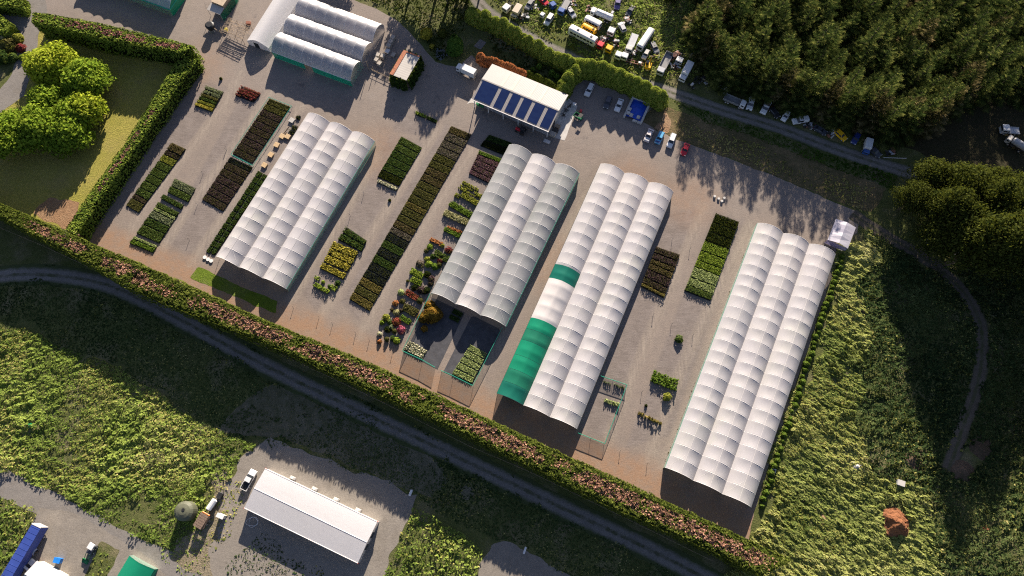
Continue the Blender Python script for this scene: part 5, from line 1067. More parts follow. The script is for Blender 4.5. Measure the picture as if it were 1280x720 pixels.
def car(label, a, b, col, L=4.5, W=1.78, H=1.43, kind='sedan', hood=None, group=None):
    r = veh('car', label, 'car', a, b, group); m = pt(col); mh = pt(hood) if hood else m
    prof = [(-.5, .30), (-.505, .62), (-.48, .88), (-.30, .95), (.20, .95), (.44, .80), (.495, .62), (.5, .30)] if kind == 'sedan' else [(-.5, .30), (-.505, .70), (-.49, .96), (-.30, 1.0), (.24, 1.0), (.45, .88), (.495, .66), (.5, .30)]
    bd = MB(); secs = []
    for x, sc_, zz in ((-W / 2, .975, .90), (-W / 2 + .14, 1, 1), (W / 2 - .14, 1, 1), (W / 2, .975, .90)): secs.append([(x, y * L * sc_, .3 + (z - .3) * zz) for y, z in prof])
    bd.loft(secs, m); bd.build('body', r)
    if hood: b2 = MB(); b2.box((0, .34 * L, .90), (W * .82, L * .22, .1), mh); b2.build('bonnet', r)
    c0, c1, t0, t1 = {'sedan': (-.37, .21, -.22, .06), 'wagon': (-.485, .22, -.44, .07), 'hatch': (-.46, .22, -.36, .07)}[kind]; zb = .93 if kind == 'sedan' else .98; wb, wt = W / 2 - .06, W / 2 - .24
    g = MB(); vs = [(-wb, c0 * L, zb), (wb, c0 * L, zb), (wb, c1 * L, zb), (-wb, c1 * L, zb), (-wt, t0 * L, H - .03), (wt, t0 * L, H - .03), (wt, t1 * L, H - .03), (-wt, t1 * L, H - .03)]
    g.add(vs, [(4, 5, 6, 7), (0, 1, 5, 4), (1, 2, 6, 5), (2, 3, 7, 6), (3, 0, 4, 7)], M_GLASS); g.build('windows', r)
    f = MB(); f.box((0, (t0 + t1) / 2 * L, H), (2 * wt + .10, (t1 - t0) * L + .12, .06), m)
    for s_ in (-1, 1):
        for (y0, y1) in ((c0, t0), (c1, t1)): f.cyl((s_ * (wb - .01), y0 * L, zb), (s_ * (wt + .01), y1 * L, H), .05, m, 4)
        f.cyl((s_ * (wb), -.08 * L, zb), (s_ * (wt + .02), -.08 * L, H), .05, m, 4)
    f.build('roof', r)
    for s_ in (-1, 1):
        b = MB(); b.box((s_ * W * .36, .49 * L, .68), (.38, .12, .14), M_LAMP); b.build('headlight', r); b = MB(); b.box((s_ * W * .38, -.498 * L, .76), (.32, .06, .14), M_TAIL); b.build('tail_light', r)
        b = MB(); b.rbox((s_ * (W / 2 + .06), c1 * L - .35, 1.0), (.18, .12, .14), m, .03); b.build('mirror', r)
    wheels(r, (-.30 * L, .31 * L), W, .32); return r
def cab_parts(r, y, w, l, z0, h, m, glass=True, name='cab'):
    b = MB(); b.rbox((0, y, z0 + h / 2), (w, l, h), m, .16); c = b.build(name, r)
    g = MB(); g.box((0, y + l / 2 + .012, z0 + h * .68), (w * .84, .04, h * .36), M_GLASS); g.box((-w / 2 - .012, y + .1, z0 + h * .68), (.04, l * .5, h * .32), M_GLASS); g.box((w / 2 + .012, y + .1, z0 + h * .68), (.04, l * .5, h * .32), M_GLASS); g.build('windscreen', r); return c
def ute(label, a, b, col, tray='open', L=5.2, W=1.85, group=None):
    r = veh('ute', label, 'ute', a, b, group); m = pt(col); bd = MB()
    prof = [(.02, .35), (.02, 1.02), (.22, 1.02), (.46, .92), (.5, .66), (.5, .35)]; secs = [[(x, y * L, .35 + (z - .35) * zz) for y, z in prof] for x, zz in ((-W / 2, .9), (-W / 2 + .14, 1), (W / 2 - .14, 1), (W / 2, .9))]
    bd.loft(secs, m); bd.box((0, -.22 * L, .62), (W * .92, .50 * L, .36), m); bd.build('body', r)
    wb, wt = W / 2 - .06, W / 2 - .22; c0, c1, t0, t1 = (-.12 if tray != 'long' else .0), .24, (-.08 if tray != 'long' else .03), .12
    g = MB(); vs = [(-wb, c0 * L, 1.0), (wb, c0 * L, 1.0), (wb, c1 * L, 1.0), (-wb, c1 * L, 1.0), (-wt, t0 * L, 1.66), (wt, t0 * L, 1.66), (wt, t1 * L, 1.66), (-wt, t1 * L, 1.66)]
    g.add(vs, [(4, 5, 6, 7), (0, 1, 5, 4), (1, 2, 6, 5), (2, 3, 7, 6), (3, 0, 4, 7)], M_GLASS); g.build('windows', r)
    f = MB(); f.box((0, (t0 + t1) / 2 * L, 1.69), (2 * wt + .12, (t1 - t0) * L + .14, .07), m); f.build('roof', r)
    d = MB(); y0, y1 = -.5 * L, (c0 - .02) * L; yc, yl = (y0 + y1) / 2, y1 - y0; zt = 1.05
    d.box((0, yc, .84), (W, yl, .06), M_BLACK if tray == 'open' else M_TIMBER)
    for s_ in (-1, 1): d.box((s_ * (W / 2 - .04), yc, zt - .1), (.09, yl, .42), m)
    d.box((0, y0 + .04, zt - .1), (W - .18, .08, .42), m); d.build('tray', r)
    if tray == 'canopy': k = MB(); k.rbox((0, yc, 1.38), (W * .96, yl * .96, .78), m, .12); k.build('canopy', r)
    wheels(r, (-.30 * L, .31 * L), W, .37, .24); return r
def truck(label, a, b, col, L=7., W=2.35, body='flat', bcol='grey', cabl=1.9, H=2.6, bh=2.3, group=None, name='truck', cat='truck'):
    r = veh(name, label, cat, a, b, group, 1.0); ch = MB()
    for s_ in (-1, 1): ch.box((s_ * .42, -.2, .75), (.14, L - .6, .24), M_CHASSIS)
    for y in (-L * .42, -L * .2, 0, L * .2): ch.box((0, y, .75), (.84, .12, .18), M_CHASSIS)
    ch.cyl((-.85, L * .05, .75), (-.85, L * .2, .75), .28, M_CHASSIS, 8); ch.build('chassis', r)
    cab_parts(r, L / 2 - cabl / 2, W * .95, cabl, .55, H - .55, pt(col)); yb0 = -L / 2; yb1 = L / 2 - cabl - .18; yc, yl = (yb0 + yb1) / 2, yb1 - yb0; m = pt(bcol)
    if body == 'flat':
        b = MB(); b.box((0, yc, 1.02), (W, yl, .12), M_TIMBER if bcol == 'rust' else m); b.box((0, yb1 - .05, 1.5), (W, .08, .9), m)
        for s_ in (-1, 1): b.box((s_ * (W / 2 - .03), yc, 1.18), (.06, yl, .22), m)
        b.build('deck', r)
    elif body == 'box':
        b = MB(); b.rbox((0, yc, .92 + bh / 2), (W, yl, bh), m, .05); bx = b.build('box_body', r); d = MB(); d.box((0, yb0 - .015, .95 + bh / 2), (W * .92, .04, bh * .9), M_STEEL); d.build('rear_door', bx)
    elif body == 'tip':
        b = MB(); b.box((0, yc, 1.05), (W, yl, .1), m)
        for s_ in (-1, 1): b.box((s_ * (W / 2 - .05), yc, 1.45), (.1, yl, .75), m)
        b.box((0, yb0 + .05, 1.45), (W - .2, .1, .75), m); b.box((0, yb1 - .05, 1.55), (W - .2, .1, .95), m); b.build('tipper_bin', r)
    elif body == 'tank':
        b = MB(); n = 14; secs = []
        for y, k in ((yb0, .75), (yb0 + .3, 1), (yb1 - .3, 1), (yb1, .75)): secs.append([(1.08 * k * math.cos(6.283 * i / n), y, 1.95 + .95 * k * math.sin(6.283 * i / n)) for i in range(n)])
        b.loft(secs, m); t = b.build('tank', r, smooth=False); h_ = MB(); h_.cyl((0, yc, 2.85), (0, yc, 3.02), .3, M_STEEL, 10); h_.build('hatch', t)
    wheels(r, (-L * .34, -L * .22, L * .30) if L > 6.4 else (-L * .28, L * .28), W, .48, .3); return r
def bus(label, a, b, col, L=9., W=2.4, H=2.9, vents=1, group=None, stripe=None):
    r = veh('bus', label, 'bus', a, b, group, 1.2); m = pt(col); bd = MB(); prof = [(-W / 2, .45), (-W / 2, 2.25), (-W / 2 + .13, H - .22), (-W / 2 + .45, H - .04), (0, H), (W / 2 - .45, H - .04), (W / 2 - .13, H - .22), (W / 2, 2.25), (W / 2, .45)]
    secs = []
    for y, k in ((-L / 2, .93), (-L / 2 + .2, 1), (L / 2 - .45, 1), (L / 2, .9)): secs.append([(x * k, y, .45 + (z - .45) * k) for x, z in prof])
    bd.loft(secs, m); bd.build('body', r)
    for s_ in (-1, 1):
        n = max(3, int(L / 1.25))
        w = MB()
        for i in range(n): y = -L / 2 + .5 + (L - 1.2) * (i + .5) / n; w.box((s_ * (W / 2 + .01), y, 1.85), (.05, (L - 1.2) / n * .82, .72), M_GLASS)
        w.build('side_windows', r)
    w = MB(); w.box((0, L / 2 + .0, 1.75), (W * .78, .06, .95), M_GLASS); w.build('windscreen', r); w = MB(); w.box((0, -L / 2 - .01, 1.9), (W * .6, .05, .6), M_GLASS); w.build('rear_window', r)
    for i in range(vents): v = MB(); v.rbox((.1, -L * .3 + i * L * .5, H + .05), (.6, .6, .16), M_BLACK, .04); v.build('roof_hatch', r)
    wheels(r, (-L * .27, L * .32), W, .46, .28); return r
def cabwreck(label, a, b, col, L=2.1, W=2.2, H=1.7, frame=0., fcol=None, group=None):
    r = veh('truck_cab', label, 'cab', a, b, group, .8); cab_parts(r, 0, W, L, .25, H, pt(col))
    if frame:
        c = MB()
        for s_ in (-1, 1): c.box((s_ * .45, -L / 2 - frame / 2, .62), (.15, frame, .22), pt(fcol) if fcol else M_CHASSIS)
        for k in range(3): c.box((0, -L / 2 - frame * (k + .5) / 3, .62), (.8, .14, .16), pt(fcol) if fcol else M_CHASSIS)
        c.build('chassis', r)
        wheels(r, (-L / 2 - frame * .8, L * .1), W, .42, .28)
    else:
        k = MB(); k.box((0, 0, .14), (W * .7, L * .8, .24), M_CHASSIS); k.build('base_frame', r)
    return r
def frame_wreck(label, a, b, L, col='rust', group=None):
    r = veh('chassis_frame', label, 'chassis', a, b, group, .6); c = MB(); m = pt(col)
    for s_ in (-1, 1): c.box((s_ * .45, 0, .7), (.14, L, .22), m)
    for k in range(5): c.box((0, -L / 2 + L * (k + .5) / 5, .7), (.8, .13, .16), m)
    c.build('frame_rails', r); e = MB(); e.rbox((0, L * .3, 1.05), (.7, 1.0, .6), M_STEEL, .08); e.build('engine', r); wheels(r, (-L * .38, -L * .18, L * .36), 2.2, .46, .3); return r

PK = 'cars parked nose-in at the yard edge'
car('white car parked alone beside the conifer screen', (736.5, 113), (732, 122), 'white', 4.5, kind='wagon')
car('dark car parked next to the white sedan by the blue bay', (759.5, 128.5), (756.5, 136), 'dark', 4.3, kind='hatch'); car('white sedan parked beside the bay with the blue tarp', (773.7, 131.8), (769.5, 142), 'white', 4.6)
car('pinkish white sedan, leftmost of the row of four cars', (810.8, 169.5), (806, 180), 'pinkwhite', 4.6, hood='silver'); car('light blue and white car with a dark blue bonnet', (824.3, 172.5), (820, 182), 'ltblue', 4.3, kind='hatch', hood='navy')
r_ = COL.objects[-1]
car('white wagon with a dark load behind its roof', (839, 176.5), (834.5, 188), 'white', 4.7, H=1.6, kind='wagon'); car('bright red car, rightmost of the row of four cars', (856.3, 187), (852, 197), 'red', 4.2, H=1.35)
ute('white ute with an open black tray beside the marquee', (311.5, 600), (318, 588), 'white', 'open', 5.3)
truck('small white box truck in the shaded yard', (583, 89.5), (570, 83.5), 'white', 6.4, 2.15, 'box', 'white', 1.55, 2.25, 2.0)
# wrecking yard
cabwreck('white truck cab with a dark windscreen at the top of the wrecking yard', (633, 11), (628, 16), 'white', 2.4, 2.1, 1.6, 1.6); truck('beige box body on a low truck chassis', (645.5, 15.5), (640, 24), 'beige', 4.6, 2.1, 'box', 'beige', .9, 1.6, 1.5)
cabwreck('small white cube body half buried in weeds', (678, 19), (674, 24), 'white', 1.5, 1.4, 1.2); car('bright red car at the top edge of the wrecking yard', (679, 1.5), (684, 6), 'red', 4.0, kind='hatch'); cabwreck('blue truck cab shell among the weeds', (691, 7), (695, 12), 'blue', 1.9, 1.8, 1.5)
car('white four-wheel drive with dark window gaps', (686, 25.5), (681, 33), 'white', 4.3, 1.8, 1.75, 'wagon'); truck('blue truck with a bare grey deck', (705, 9), (699, 20), 'blue', 6.2, 2.2, 'flat', 'grey', 1.7, 2.3)
truck('white tanker with a long rounded body', (752, 20), (738, 14), 'white', 7.4, 2.3, 'tank', 'white', 1.5, 2.3); bus('short white bus body between the tanker and the yellow van', (741, 28.5), (730, 23), 'white', 5.6, 2.1, 2.5, 0); bus('yellow van body beside the big white bus', (736.2, 36.3), (727, 31.5), 'yellow', 5.0, 1.9, 2.2, 1)
bus('big white bus with wide side windows', (728.5, 45.5), (712, 37), 'white', 9.6, 2.45, 3.0, 2); car('purple car at the top edge beside the plantation', (772, 5), (770, 14), 'purple', 4.4, 1.8, 1.5, 'hatch'); cabwreck('small silver panel lying by the white tanker', (765.7, 15), (768, 10), 'silver', 1.4, .9, .5)
cabwreck('white truck cab in the middle of the wrecking yard', (764, 40.5), (760, 48), 'white', 2.2, 2.2, 1.8, 1.5); car('tilted grey car wreck among weeds', (777.5, 34.5), (773, 26), 'silver', 3.8, 1.7, 1.4, 'hatch'); truck('white flat deck truck beside the slim white bus', (789.5, 54), (785, 65), 'offwhite', 7.4, 2.3, 'flat', 'silver', 1.7, 2.4)
bus('slim white bus in sunlight near the plantation', (806.5, 50), (797, 64), 'white', 8.2, 2.2, 2.7, 0); cabwreck('red tractor unit with a bare red frame', (750.5, 57), (746, 64), 'red', 1.9, 2.0, 1.5, 3.2, 'rust'); cabwreck('bright yellow truck cab beside the red tractor unit', (761.3, 62), (757, 69), 'yellow', 1.9, 2.0, 1.7, 1.0)
cabwreck('left white truck cab of a close pair', (773, 70), (769, 78), 'white', 2.0, 2.0, 1.7, .8); cabwreck('right white truck cab of a close pair', (780.8, 71.5), (777, 80), 'white', 2.0, 2.0, 1.7, .8); frame_wreck('rust pink bare truck chassis beside the cab pair', (793, 78), (804, 81), 5.6)
car('small white car facing the conifer screen', (807, 68.5), (803, 76), 'offwhite', 3.7, 1.6, 1.4, 'hatch')
r = veh('digger', 'yellow digger with a folded boom near the conifer screen', 'digger', (810, 83), (812, 76)); b = MB(); b.rbox((0, -.3, 1.15), (1.9, 2.2, .9), pt('yellow'), .15); b.build('house', r); b = MB(); b.rbox((-.45, .2, 1.9), (.9, 1.1, 1.1), M_GLASS, .1); b.build('cab', r)
for s_ in (-1, 1): b = MB(); b.rbox((s_ * .95, -.2, .35), (.45, 2.8, .7), M_RUBBER, .2); b.build('track', r)
b = MB(); b.cyl((.3, .8, 1.4), (.3, 2.5, 2.6), .18, pt('yellow'), 6, .14); b.cyl((.3, 2.5, 2.6), (.3, 3.5, 1.2), .14, pt('rust'), 6); b.box((.3, 3.5, .9), (.8, .6, .5), M_CHASSIS); b.build('boom', r)
truck('long grey tray truck with its tailgate swung open', (830.5, 80), (822.5, 96), 'silver', 8.6, 2.4, 'tip', 'grey', 1.9, 2.4); cabwreck('white cab on a dark frame at the plantation edge', (849, 76.5), (846, 82), 'white', 2.0, 2.1, 1.6, 2.6); cabwreck('small white bonnet under the first plantation trees', (865, 70), (869, 65), 'white', 1.7, 1.2, .9)
truck('white van-bodied truck tucked under the plantation', (857, 91), (851, 102), 'white', 6.6, 2.2, 'box', 'white', 1.6, 2.1, 1.9); frame_wreck('dark stripped chassis beneath the plantation edge', (869, 103), (863, 108), 5.0, 'black'); frame_wreck('grey flat trailer with pale wheels under the trees', (900, 108), (908, 113), 6.4, 'grey')
truck('grey deck truck with a white cab facing down the track', (918, 127), (932, 133), 'white', 6.8, 2.2, 'tip', 'grey', 1.6, 2.3); ute('white van-like ute on the dark track verge', (938, 129.5), (936, 137), 'white', 'canopy', 4.8); ute('white ute with grey tray beside the dark track', (957, 134.5), (953, 142), 'white', 'long', 5.0)
car('small white car under the plantation edge', (982, 145.5), (978.5, 151), 'white', 3.8, 1.65, 1.45, 'hatch'); ute('white ute parked along the dark track', (1000, 151), (990, 152.5), 'white', 'canopy', 4.8); car('yellow car on the dark verge under the plantation', (1050.5, 169.5), (1056, 174.5), 'yellow', 4.2, 1.7, 1.5, 'hatch')
car('very dark blue car beside the yellow one', (1069.5, 173.5), (1067, 178), 'navy', 4.0, 1.7, 1.4, 'hatch'); car('dark wreck between white ute and yellow car', (1025, 163), (1032, 167), 'dark', 4.2, 1.7, 1.2); car('black wreck in the gap of the vehicle line', (968, 141), (972, 146), 'black', 4.0, 1.7, 1.2)
truck('white boxed light truck at the end of the vehicle line', (1083.7, 184), (1082, 192), 'blue', 4.8, 2.0, 'box', 'white', 1.2, 1.7, 1.5)
truck('white tractor unit in the plantation clearing', (1262, 163), (1249, 162), 'white', 5.6, 2.3, 'flat', 'silver', 2.0, 2.5); truck('white tanker partly hidden by pines at the right edge', (1270, 181), (1256, 172), 'offwhite', 6.4, 2.2, 'tank', 'silver', 1.3, 2.2)
# green farm vehicle by the shed
r = veh('utility_cart', 'small green utility cart with a dump bed by the shed', 'cart', (723, 146), (730, 150)); b = MB(); b.rbox((0, .75, .6), (1.3, 1.2, .6), pt('green'), .12); b.build('body', r); b = MB(); b.box((0, -.6, .75), (1.5, 1.6, .1), M_BLACK)
for s_ in (-1, 1): b.box((s_ * .72, -.6, .95), (.07, 1.6, .4), pt('green'))
b.box((0, -1.37, .95), (1.4, .07, .4), pt('green')); b.build('dump_bed', r)
b = MB()
for x in (-.6, .6):
    for y in (.2, 1.1): b.cyl((x, y, .8), (x, y, 1.75), .04, M_STEEL, 6)
b.box((0, .65, 1.78), (1.4, 1.1, .06), M_BLACK); b.build('canopy', r); wheels(r, (-.8, 1.0), 1.5, .3)
r = veh('tractor', 'dark tractor standing in the shade in front of the shed', 'tractor', (651, 164), (644, 161)); b = MB(); b.rbox((0, .9, 1.0), (.75, 1.7, .7), pt('red'), .12); b.build('bonnet', r); b = MB(); b.rbox((0, -.6, 1.5), (1.3, 1.2, 1.5), M_GLASS, .1); b.box((0, -.6, 2.3), (1.4, 1.3, .1), M_BLACK); b.build('cab', r)
for s_ in (-1, 1):
    b = MB(); b.cyl((s_ * .6, -.7, .75), (s_ * .98, -.7, .75), .75, M_RUBBER, 14); b.build('rear_wheel', r); b = MB(); b.cyl((s_ * .5, 1.3, .42), (s_ * .75, 1.3, .42), .42, M_RUBBER, 12); b.build('front_wheel', r)
# big blue curtain trailer bottom left
a = PX([(42, 654), (50.6, 659.5), (16, 720), (3, 717.5)], 4.0); hd = heading((10, 718), (46.5, 656.5), 4.0); o = P(46, 656.5, 4.0)
r = thing('curtain_trailer', 'long blue curtain-sided trailer parked on the farm yard', 'trailer', (o.x - math.sin(hd) * 7.2, o.y - math.cos(hd) * 7.2, 0), -hd); M_TARP = pm('blue_tarp', (.035, .065, .27), .5, .12, .5, dirt=.1); W, L = 2.6, 14.4
b = MB(); b.box((0, 0, 3.95), (W, L - .4, .1), M_TARP)
for i in range(11): b.box((0, -L / 2 + .7 + i * (L - 1.4) / 10, 4.01), (W * .98, .09, .05), M_TARP)
b.build('roof', r)
for s_ in (-1, 1):
    b = MB(); n = 36; vs = []; fs = []
    for i in range(n + 1): y = -L / 2 + .2 + (L - .4) * i / n; vs += [(s_ * (W / 2 + .02 * (i % 2)), y, 1.15), (s_ * (W / 2 + .02 * (i % 2)), y, 3.9)]
    for i in range(n): fs.append((2 * i, 2 * i + 2, 2 * i + 3, 2 * i + 1))
    b.add(vs, fs, M_TARP); b.build('side_curtain', r)
b = MB(); b.box((0, L / 2 - .1, 2.5), (W, .18, 3.0), M_STEEL); b.box((0, L / 2 - .1, 4.02), (W + .04, .3, .1), M_PALE); b.build('headboard', r); b = MB(); b.box((0, -L / 2 + .1, 2.5), (W, .18, 3.0), M_STEEL); b.build('rear_door', r)
b = MB(); b.box((0, 0, 1.08), (W * .98, L, .14), M_CHASSIS); b.build('chassis', r); wheels(r, (-5.4, -4.1, -2.8, 4.6), 2.5, .5, .35)
# flat stack cart against it and small machines
r = veh('tipping_skip', 'grey curved loader bucket leaning beside the blue trailer', 'bucket', (42, 688.5), (46, 682), None, .9); b = MB(); secs = [[(x, .9 * math.cos(t), .9 + .8 * math.sin(t)) for t in [math.pi * .9 * k / 8 + .4 for k in range(9)]] for x in (-.9, .9)]; b.loft(secs, M_STEEL, closed=False, caps=False); b.build('shell', r); b = MB(); b.box((0, 0, .25), (1.6, .3, .5), M_CHASSIS); b.build('stand', r)
ute('white ute half hidden beneath the photo bottom edge', (35, 711), (40, 705), 'white', 'long', 4.6)
r = veh('pallet_stack', 'brown crate pile between trailer and cottage', 'crates', (48, 708), (52, 700), None, .5); b = MB(); b.rbox((0, 0, .5), (1.5, 1.9, 1.0), pm('brown_crate', (.32, .16, .10), .8), .05); b.build('crate', r); b = MB(); b.rbox((.1, .1, 1.25), (1.2, 1.4, .5), pm('brown_crate', None), .05); b.build('crate', r)
r = veh('skip_bin', 'bright blue lidded bin on the farm yard', 'bin', (72.5, 700.5), (75, 694), None, .8); b = MB(); b.box((0, 0, .6), (1.5, 1.1, 1.2), pm('bin_blue', (.015, .19, .62), .45), taper=1.08); b.build('body', r); b = MB(); b.box((0, .02, 1.25), (1.7, 1.25, .08), pm('bin_blue', None)); b.build('lid', r); wheels(r, (-.35, .35), 1.3, .12, .08)
r = veh('mini_loader', 'dark loader with white canopy and a green bucket', 'loader', (112.5, 690), (104.5, 702.5), None, .8); b = MB(); b.rbox((0, -.7, .85), (1.4, 2.3, .9), pt('dark'), .15); b.build('body', r); b = MB(); b.rbox((0, -1.5, 2.05), (1.5, 1.5, .14), pt('white'), .05)
for x in (-.65, .65):
    for y in (-2.1, -.9): b.cyl((x, y, 1.2), (x, y, 2.0), .05, M_STEEL, 5)
b.build('canopy', r); b = MB()
for s_ in (-1, 1): b.cyl((s_ * .6, .3, 1.1), (s_ * .5, 1.9, .5), .09, pt('green'), 6)
b.build('lift_arms', r); b = MB(); b.add([(-.8, 1.9, .1), (.8, 1.9, .1), (.8, 2.9, .1), (-.8, 2.9, .1), (-.8, 1.9, .8), (.8, 1.9, .8)], [(0, 1, 2, 3), (0, 1, 5, 4), (1, 2, 5), (0, 4, 3)], pt('green')); b.build('bucket', r); wheels(r, (-1.5, .0), 1.6, .42, .3)

# ================================================================== tanks, crates and yard clutter
r = thing('water_tank', 'dark grey-green domed water tank casting a long shadow', 'tank', P(237, 639), 0); M_TANK = pm('tank_plastic', (.10, .105, .07), .6, .2, .5); n = 28; b = MB(); secs = []
for k, z in ((1, 0), (1, 3.1), (.985, 3.25), (.72, 3.75), (.4, 4.0), (.22, 4.05)): secs.append([(2.35 * k * math.cos(6.283 * i / n) * (1 + .012 * (i % 2)), 2.35 * k * math.sin(6.283 * i / n) * (1 + .012 * (i % 2)), z) for i in range(n)])
b.loft(secs, M_TANK); t = b.build('shell', r, smooth=False); b = MB(); b.cyl((.2, .3, 4.0), (.2, .3, 4.16), .38, M_BLACK, 12); b.build('lid', t)
b = MB(); b.cyl((-2.3, -.5, .3), (-2.7, -.6, .3), .09, M_PALE, 6); b.build('outlet', r)
r = thing('slatted_trailer', 'brown slatted crate trailer beside the water tank', 'trailer', P(256, 651), -rad(27)); b = MB(); b.box((0, 0, .55), (2.2, 3.4, .14), M_CHASSIS); b.build('deck', r); b = MB(); M_SLAT = pm('brown_slats', (.17, .12, .09), .8, .3, 3)
for i in range(6): b.box((0, -1.45 + i * .58, 2.35), (2.3, .5, .1), M_SLAT)
for x in (-1.1, 1.1):
    for i in range(4): b.box((x, 0, .85 + i * .4), (.07, 3.3, .28), M_SLAT)
b.build('crate', r); b = MB(); b.rbox((0, 1.9, 1.9), (2.2, .3, .25), pt('orange'), .05); b.build('front_rail', r); wheels(r, (-.5, .5), 2.3, .38)
r = thing('white_drum', 'rounded white plastic tank on a small stand', 'tank', P(268, 631), -rad(30)); b = MB(); n = 12; secs = [[(.72 * k * math.cos(6.283 * i / n), y, 1.75 + .62 * k * math.sin(6.283 * i / n)) for i in range(n)] for y, k in ((-1.45, .6), (-1.25, 1), (1.25, 1), (1.45, .6))]; b.loft(secs, pt('white')); b.build('tank', r); b = MB(); b.box((0, 0, .58), (1.1, 2.4, 1.1), M_CHASSIS, taper=.8); b.build('stand', r)
r = thing('dark_trailer', 'small black trailer behind the white plastic tank', 'trailer', P(276.5, 619.5), -rad(22)); b = MB(); b.rbox((0, 0, .7), (1.3, 1.6, .8), M_BLACK, .08); b.build('body', r); wheels(r, (0,), 1.5, .3); b = MB(); b.cyl((0, -.8, .5), (0, -1.9, .5), .05, M_CHASSIS, 5); b.build('drawbar', r)
r = thing('feed_cabinet', 'pale flat-topped cabinet standing apart with a long shadow', 'cabinet', P(279, 645), -rad(112)); b = MB(); b.rbox((0, 0, .95), (.9, 1.7, 1.9), pt('offwhite'), .06); b.build('body', r); b = MB(); b.box((0, 0, 1.95), (1.05, 1.9, .08), pt('white')); b.build('lid', r)
# hose coil
b = MB(); c = P(316, 653); pts = [Vector((c.x + (1.1 + .35 * math.sin(t * .5)) * math.cos(t) * 1.2, c.y + (1.1 + .3 * math.cos(t * .7)) * math.sin(t), .09)) for t in [k * .35 for k in range(40)]]
for a, d in zip(pts[:-1], pts[1:]): b.cyl(a, d, .05, M_PALE, 5, caps=False)
tag(b.build('hose_coil'), 'pale loose hose coil lying in front of the marquee corner', 'hose')
# concrete bay with blue tarp
c4 = [(790.6, 120), (814, 128), (802.5, 154), (779, 145)]; q = PX(c4, 1.0); hd = heading(c4[3], c4[0], 1.); ctr = sum(q, Vector((0, 0, 0))) / 4; W = (q[1] - q[0]).length; L = (q[0] - q[3]).length
r = thing('storage_bay', 'pale concrete block bay filled under a bright blue tarp', 'bay', (ctr.x, ctr.y, .03), -hd); b = MB()
for s_ in (-1, 1):
    for i in range(5): b.rbox((s_ * (W / 2 - .3), -L / 2 + L * (i + .5) / 5, .5), (.6, L / 5 - .04, 1.0), M_CONC, .05)
for i in range(4): b.rbox((-W / 2 + W * (i + .5) / 4, L / 2 - .3, .502), (W / 4 - .04, .55, 1.0), M_CONC, .05)
for i in range(2): b.rbox((W * .12 + i * 1.5, -L / 2 + .2, .35), (1.4, .55, .7), M_CONC, .05)
b.build('block_wall', r); M_BT = pm('tarp_blue', (.012, .065, .42), .4, .15, 1.0, dirt=.03); n = 20; vs = []; fs = []
for i in range(n + 1):
    for j in range(n + 1):
        u, v = i / n, j / n; x = (u - .5) * (W - 1.0); y = (v - .5) * (L - .9) + .2; z = .35 + .75 * (math.sin(math.pi * u) * math.sin(math.pi * (v * .8 + .15))) + .12 * float(vnoise(np.array(u * 6.), np.array(v * 6.), 4)); vs.append((x, y, z))
for i in range(n):
    for j in range(n): k = i * (n + 1) + j; fs.append((k, k + 1, k + n + 2, k + n + 1))
b = MB(); b.add(vs, fs, M_BT); b.build('tarp', r, smooth=True)
for i, (x, y) in enumerate([(-2.0, -2.3), (-.9, -2.6), (1.3, -2.4), (-2.1, -.9)]): b = MB(); b.rbox((x, y, 1.0), (1.0, .9, .6), M_CONC, .06); b.build('weight_block', r)
# pallets, crates
M_BOX = pm('pale_pine', None); pal0 = None
def pallet(label, px, rz, h=.16, m=None, group='pale wooden pallets beside the greenhouse'):
    p = P(*px, .1); r = thing('pallet', label, 'pallet', (p.x, p.y, .03), rz, group); b = MB(); m = m or M_BOX
    for i in range(6): b.box((0, -.62 + i * .25, h - .02), (1.5, .19, .04), m)
    b.build('deck_boards', r); b = MB()
    for x in (-.62, 0, .62): b.box((x, 0, h / 2 - .025), (.12, 1.5, h - .06), m)
    b.build('bearers', r); return r
for i, (x, y, l) in enumerate([(331, 207, 'pale wooden pallet lowest of the line by the greenhouse'), (339, 194, 'pale wooden pallet second from the bottom of the line'), (346.2, 181.7, 'pale wooden pallet in the middle of the line'), (353, 171, 'pale wooden pallet left of a side-by-side pair'), (360, 171.3, 'pale wooden pallet right of a side-by-side pair')]): pallet(l, (x, y), -rad(25 + random.uniform(-8, 8)), .55)
pallet('weathered white pallet at the top of the line', (365, 151), -rad(30), .5, pt('offwhite'))
for i, (x, y, x2, y2, l) in enumerate([(358, 165, 349, 176, 'long dark pole lying beside the pallets'), (361, 158, 351, 171, 'second dark pole lying beside the pallets')]):
    tag(MB().cyl(P(x, y, .12), P(x2, y2, .12), .12, M_TIMBER, 6).build('timber_pole'), l, 'pole')
for i, (x, y, s_, l) in enumerate([(368, 160, .9, 'black bag heap highest by the greenhouse wall'), (365, 165, 1.1, 'black bag heap lower by the greenhouse wall'), (373, 147, .7, 'dark bag heap at the greenhouse corner')]):
    shrub((x, y), s_, s_ * .7, 'black', l, None, None, False, 140, .3, 'bag_heap')
for i, (x, y) in enumerate([(256.5, 322), (260.5, 324.5), (264.5, 326.5)]):
    b = MB(); b.cyl((0, 0, 0), (0, 0, .35), .5, M_PALE, 10, .55); w = b.build('white_tub', None, P(x, y)); tag(w, 'white tub in the cluster at the greenhouse corner, %s from the left' % ORD[i], 'tub', 'white tubs at the greenhouse corner')
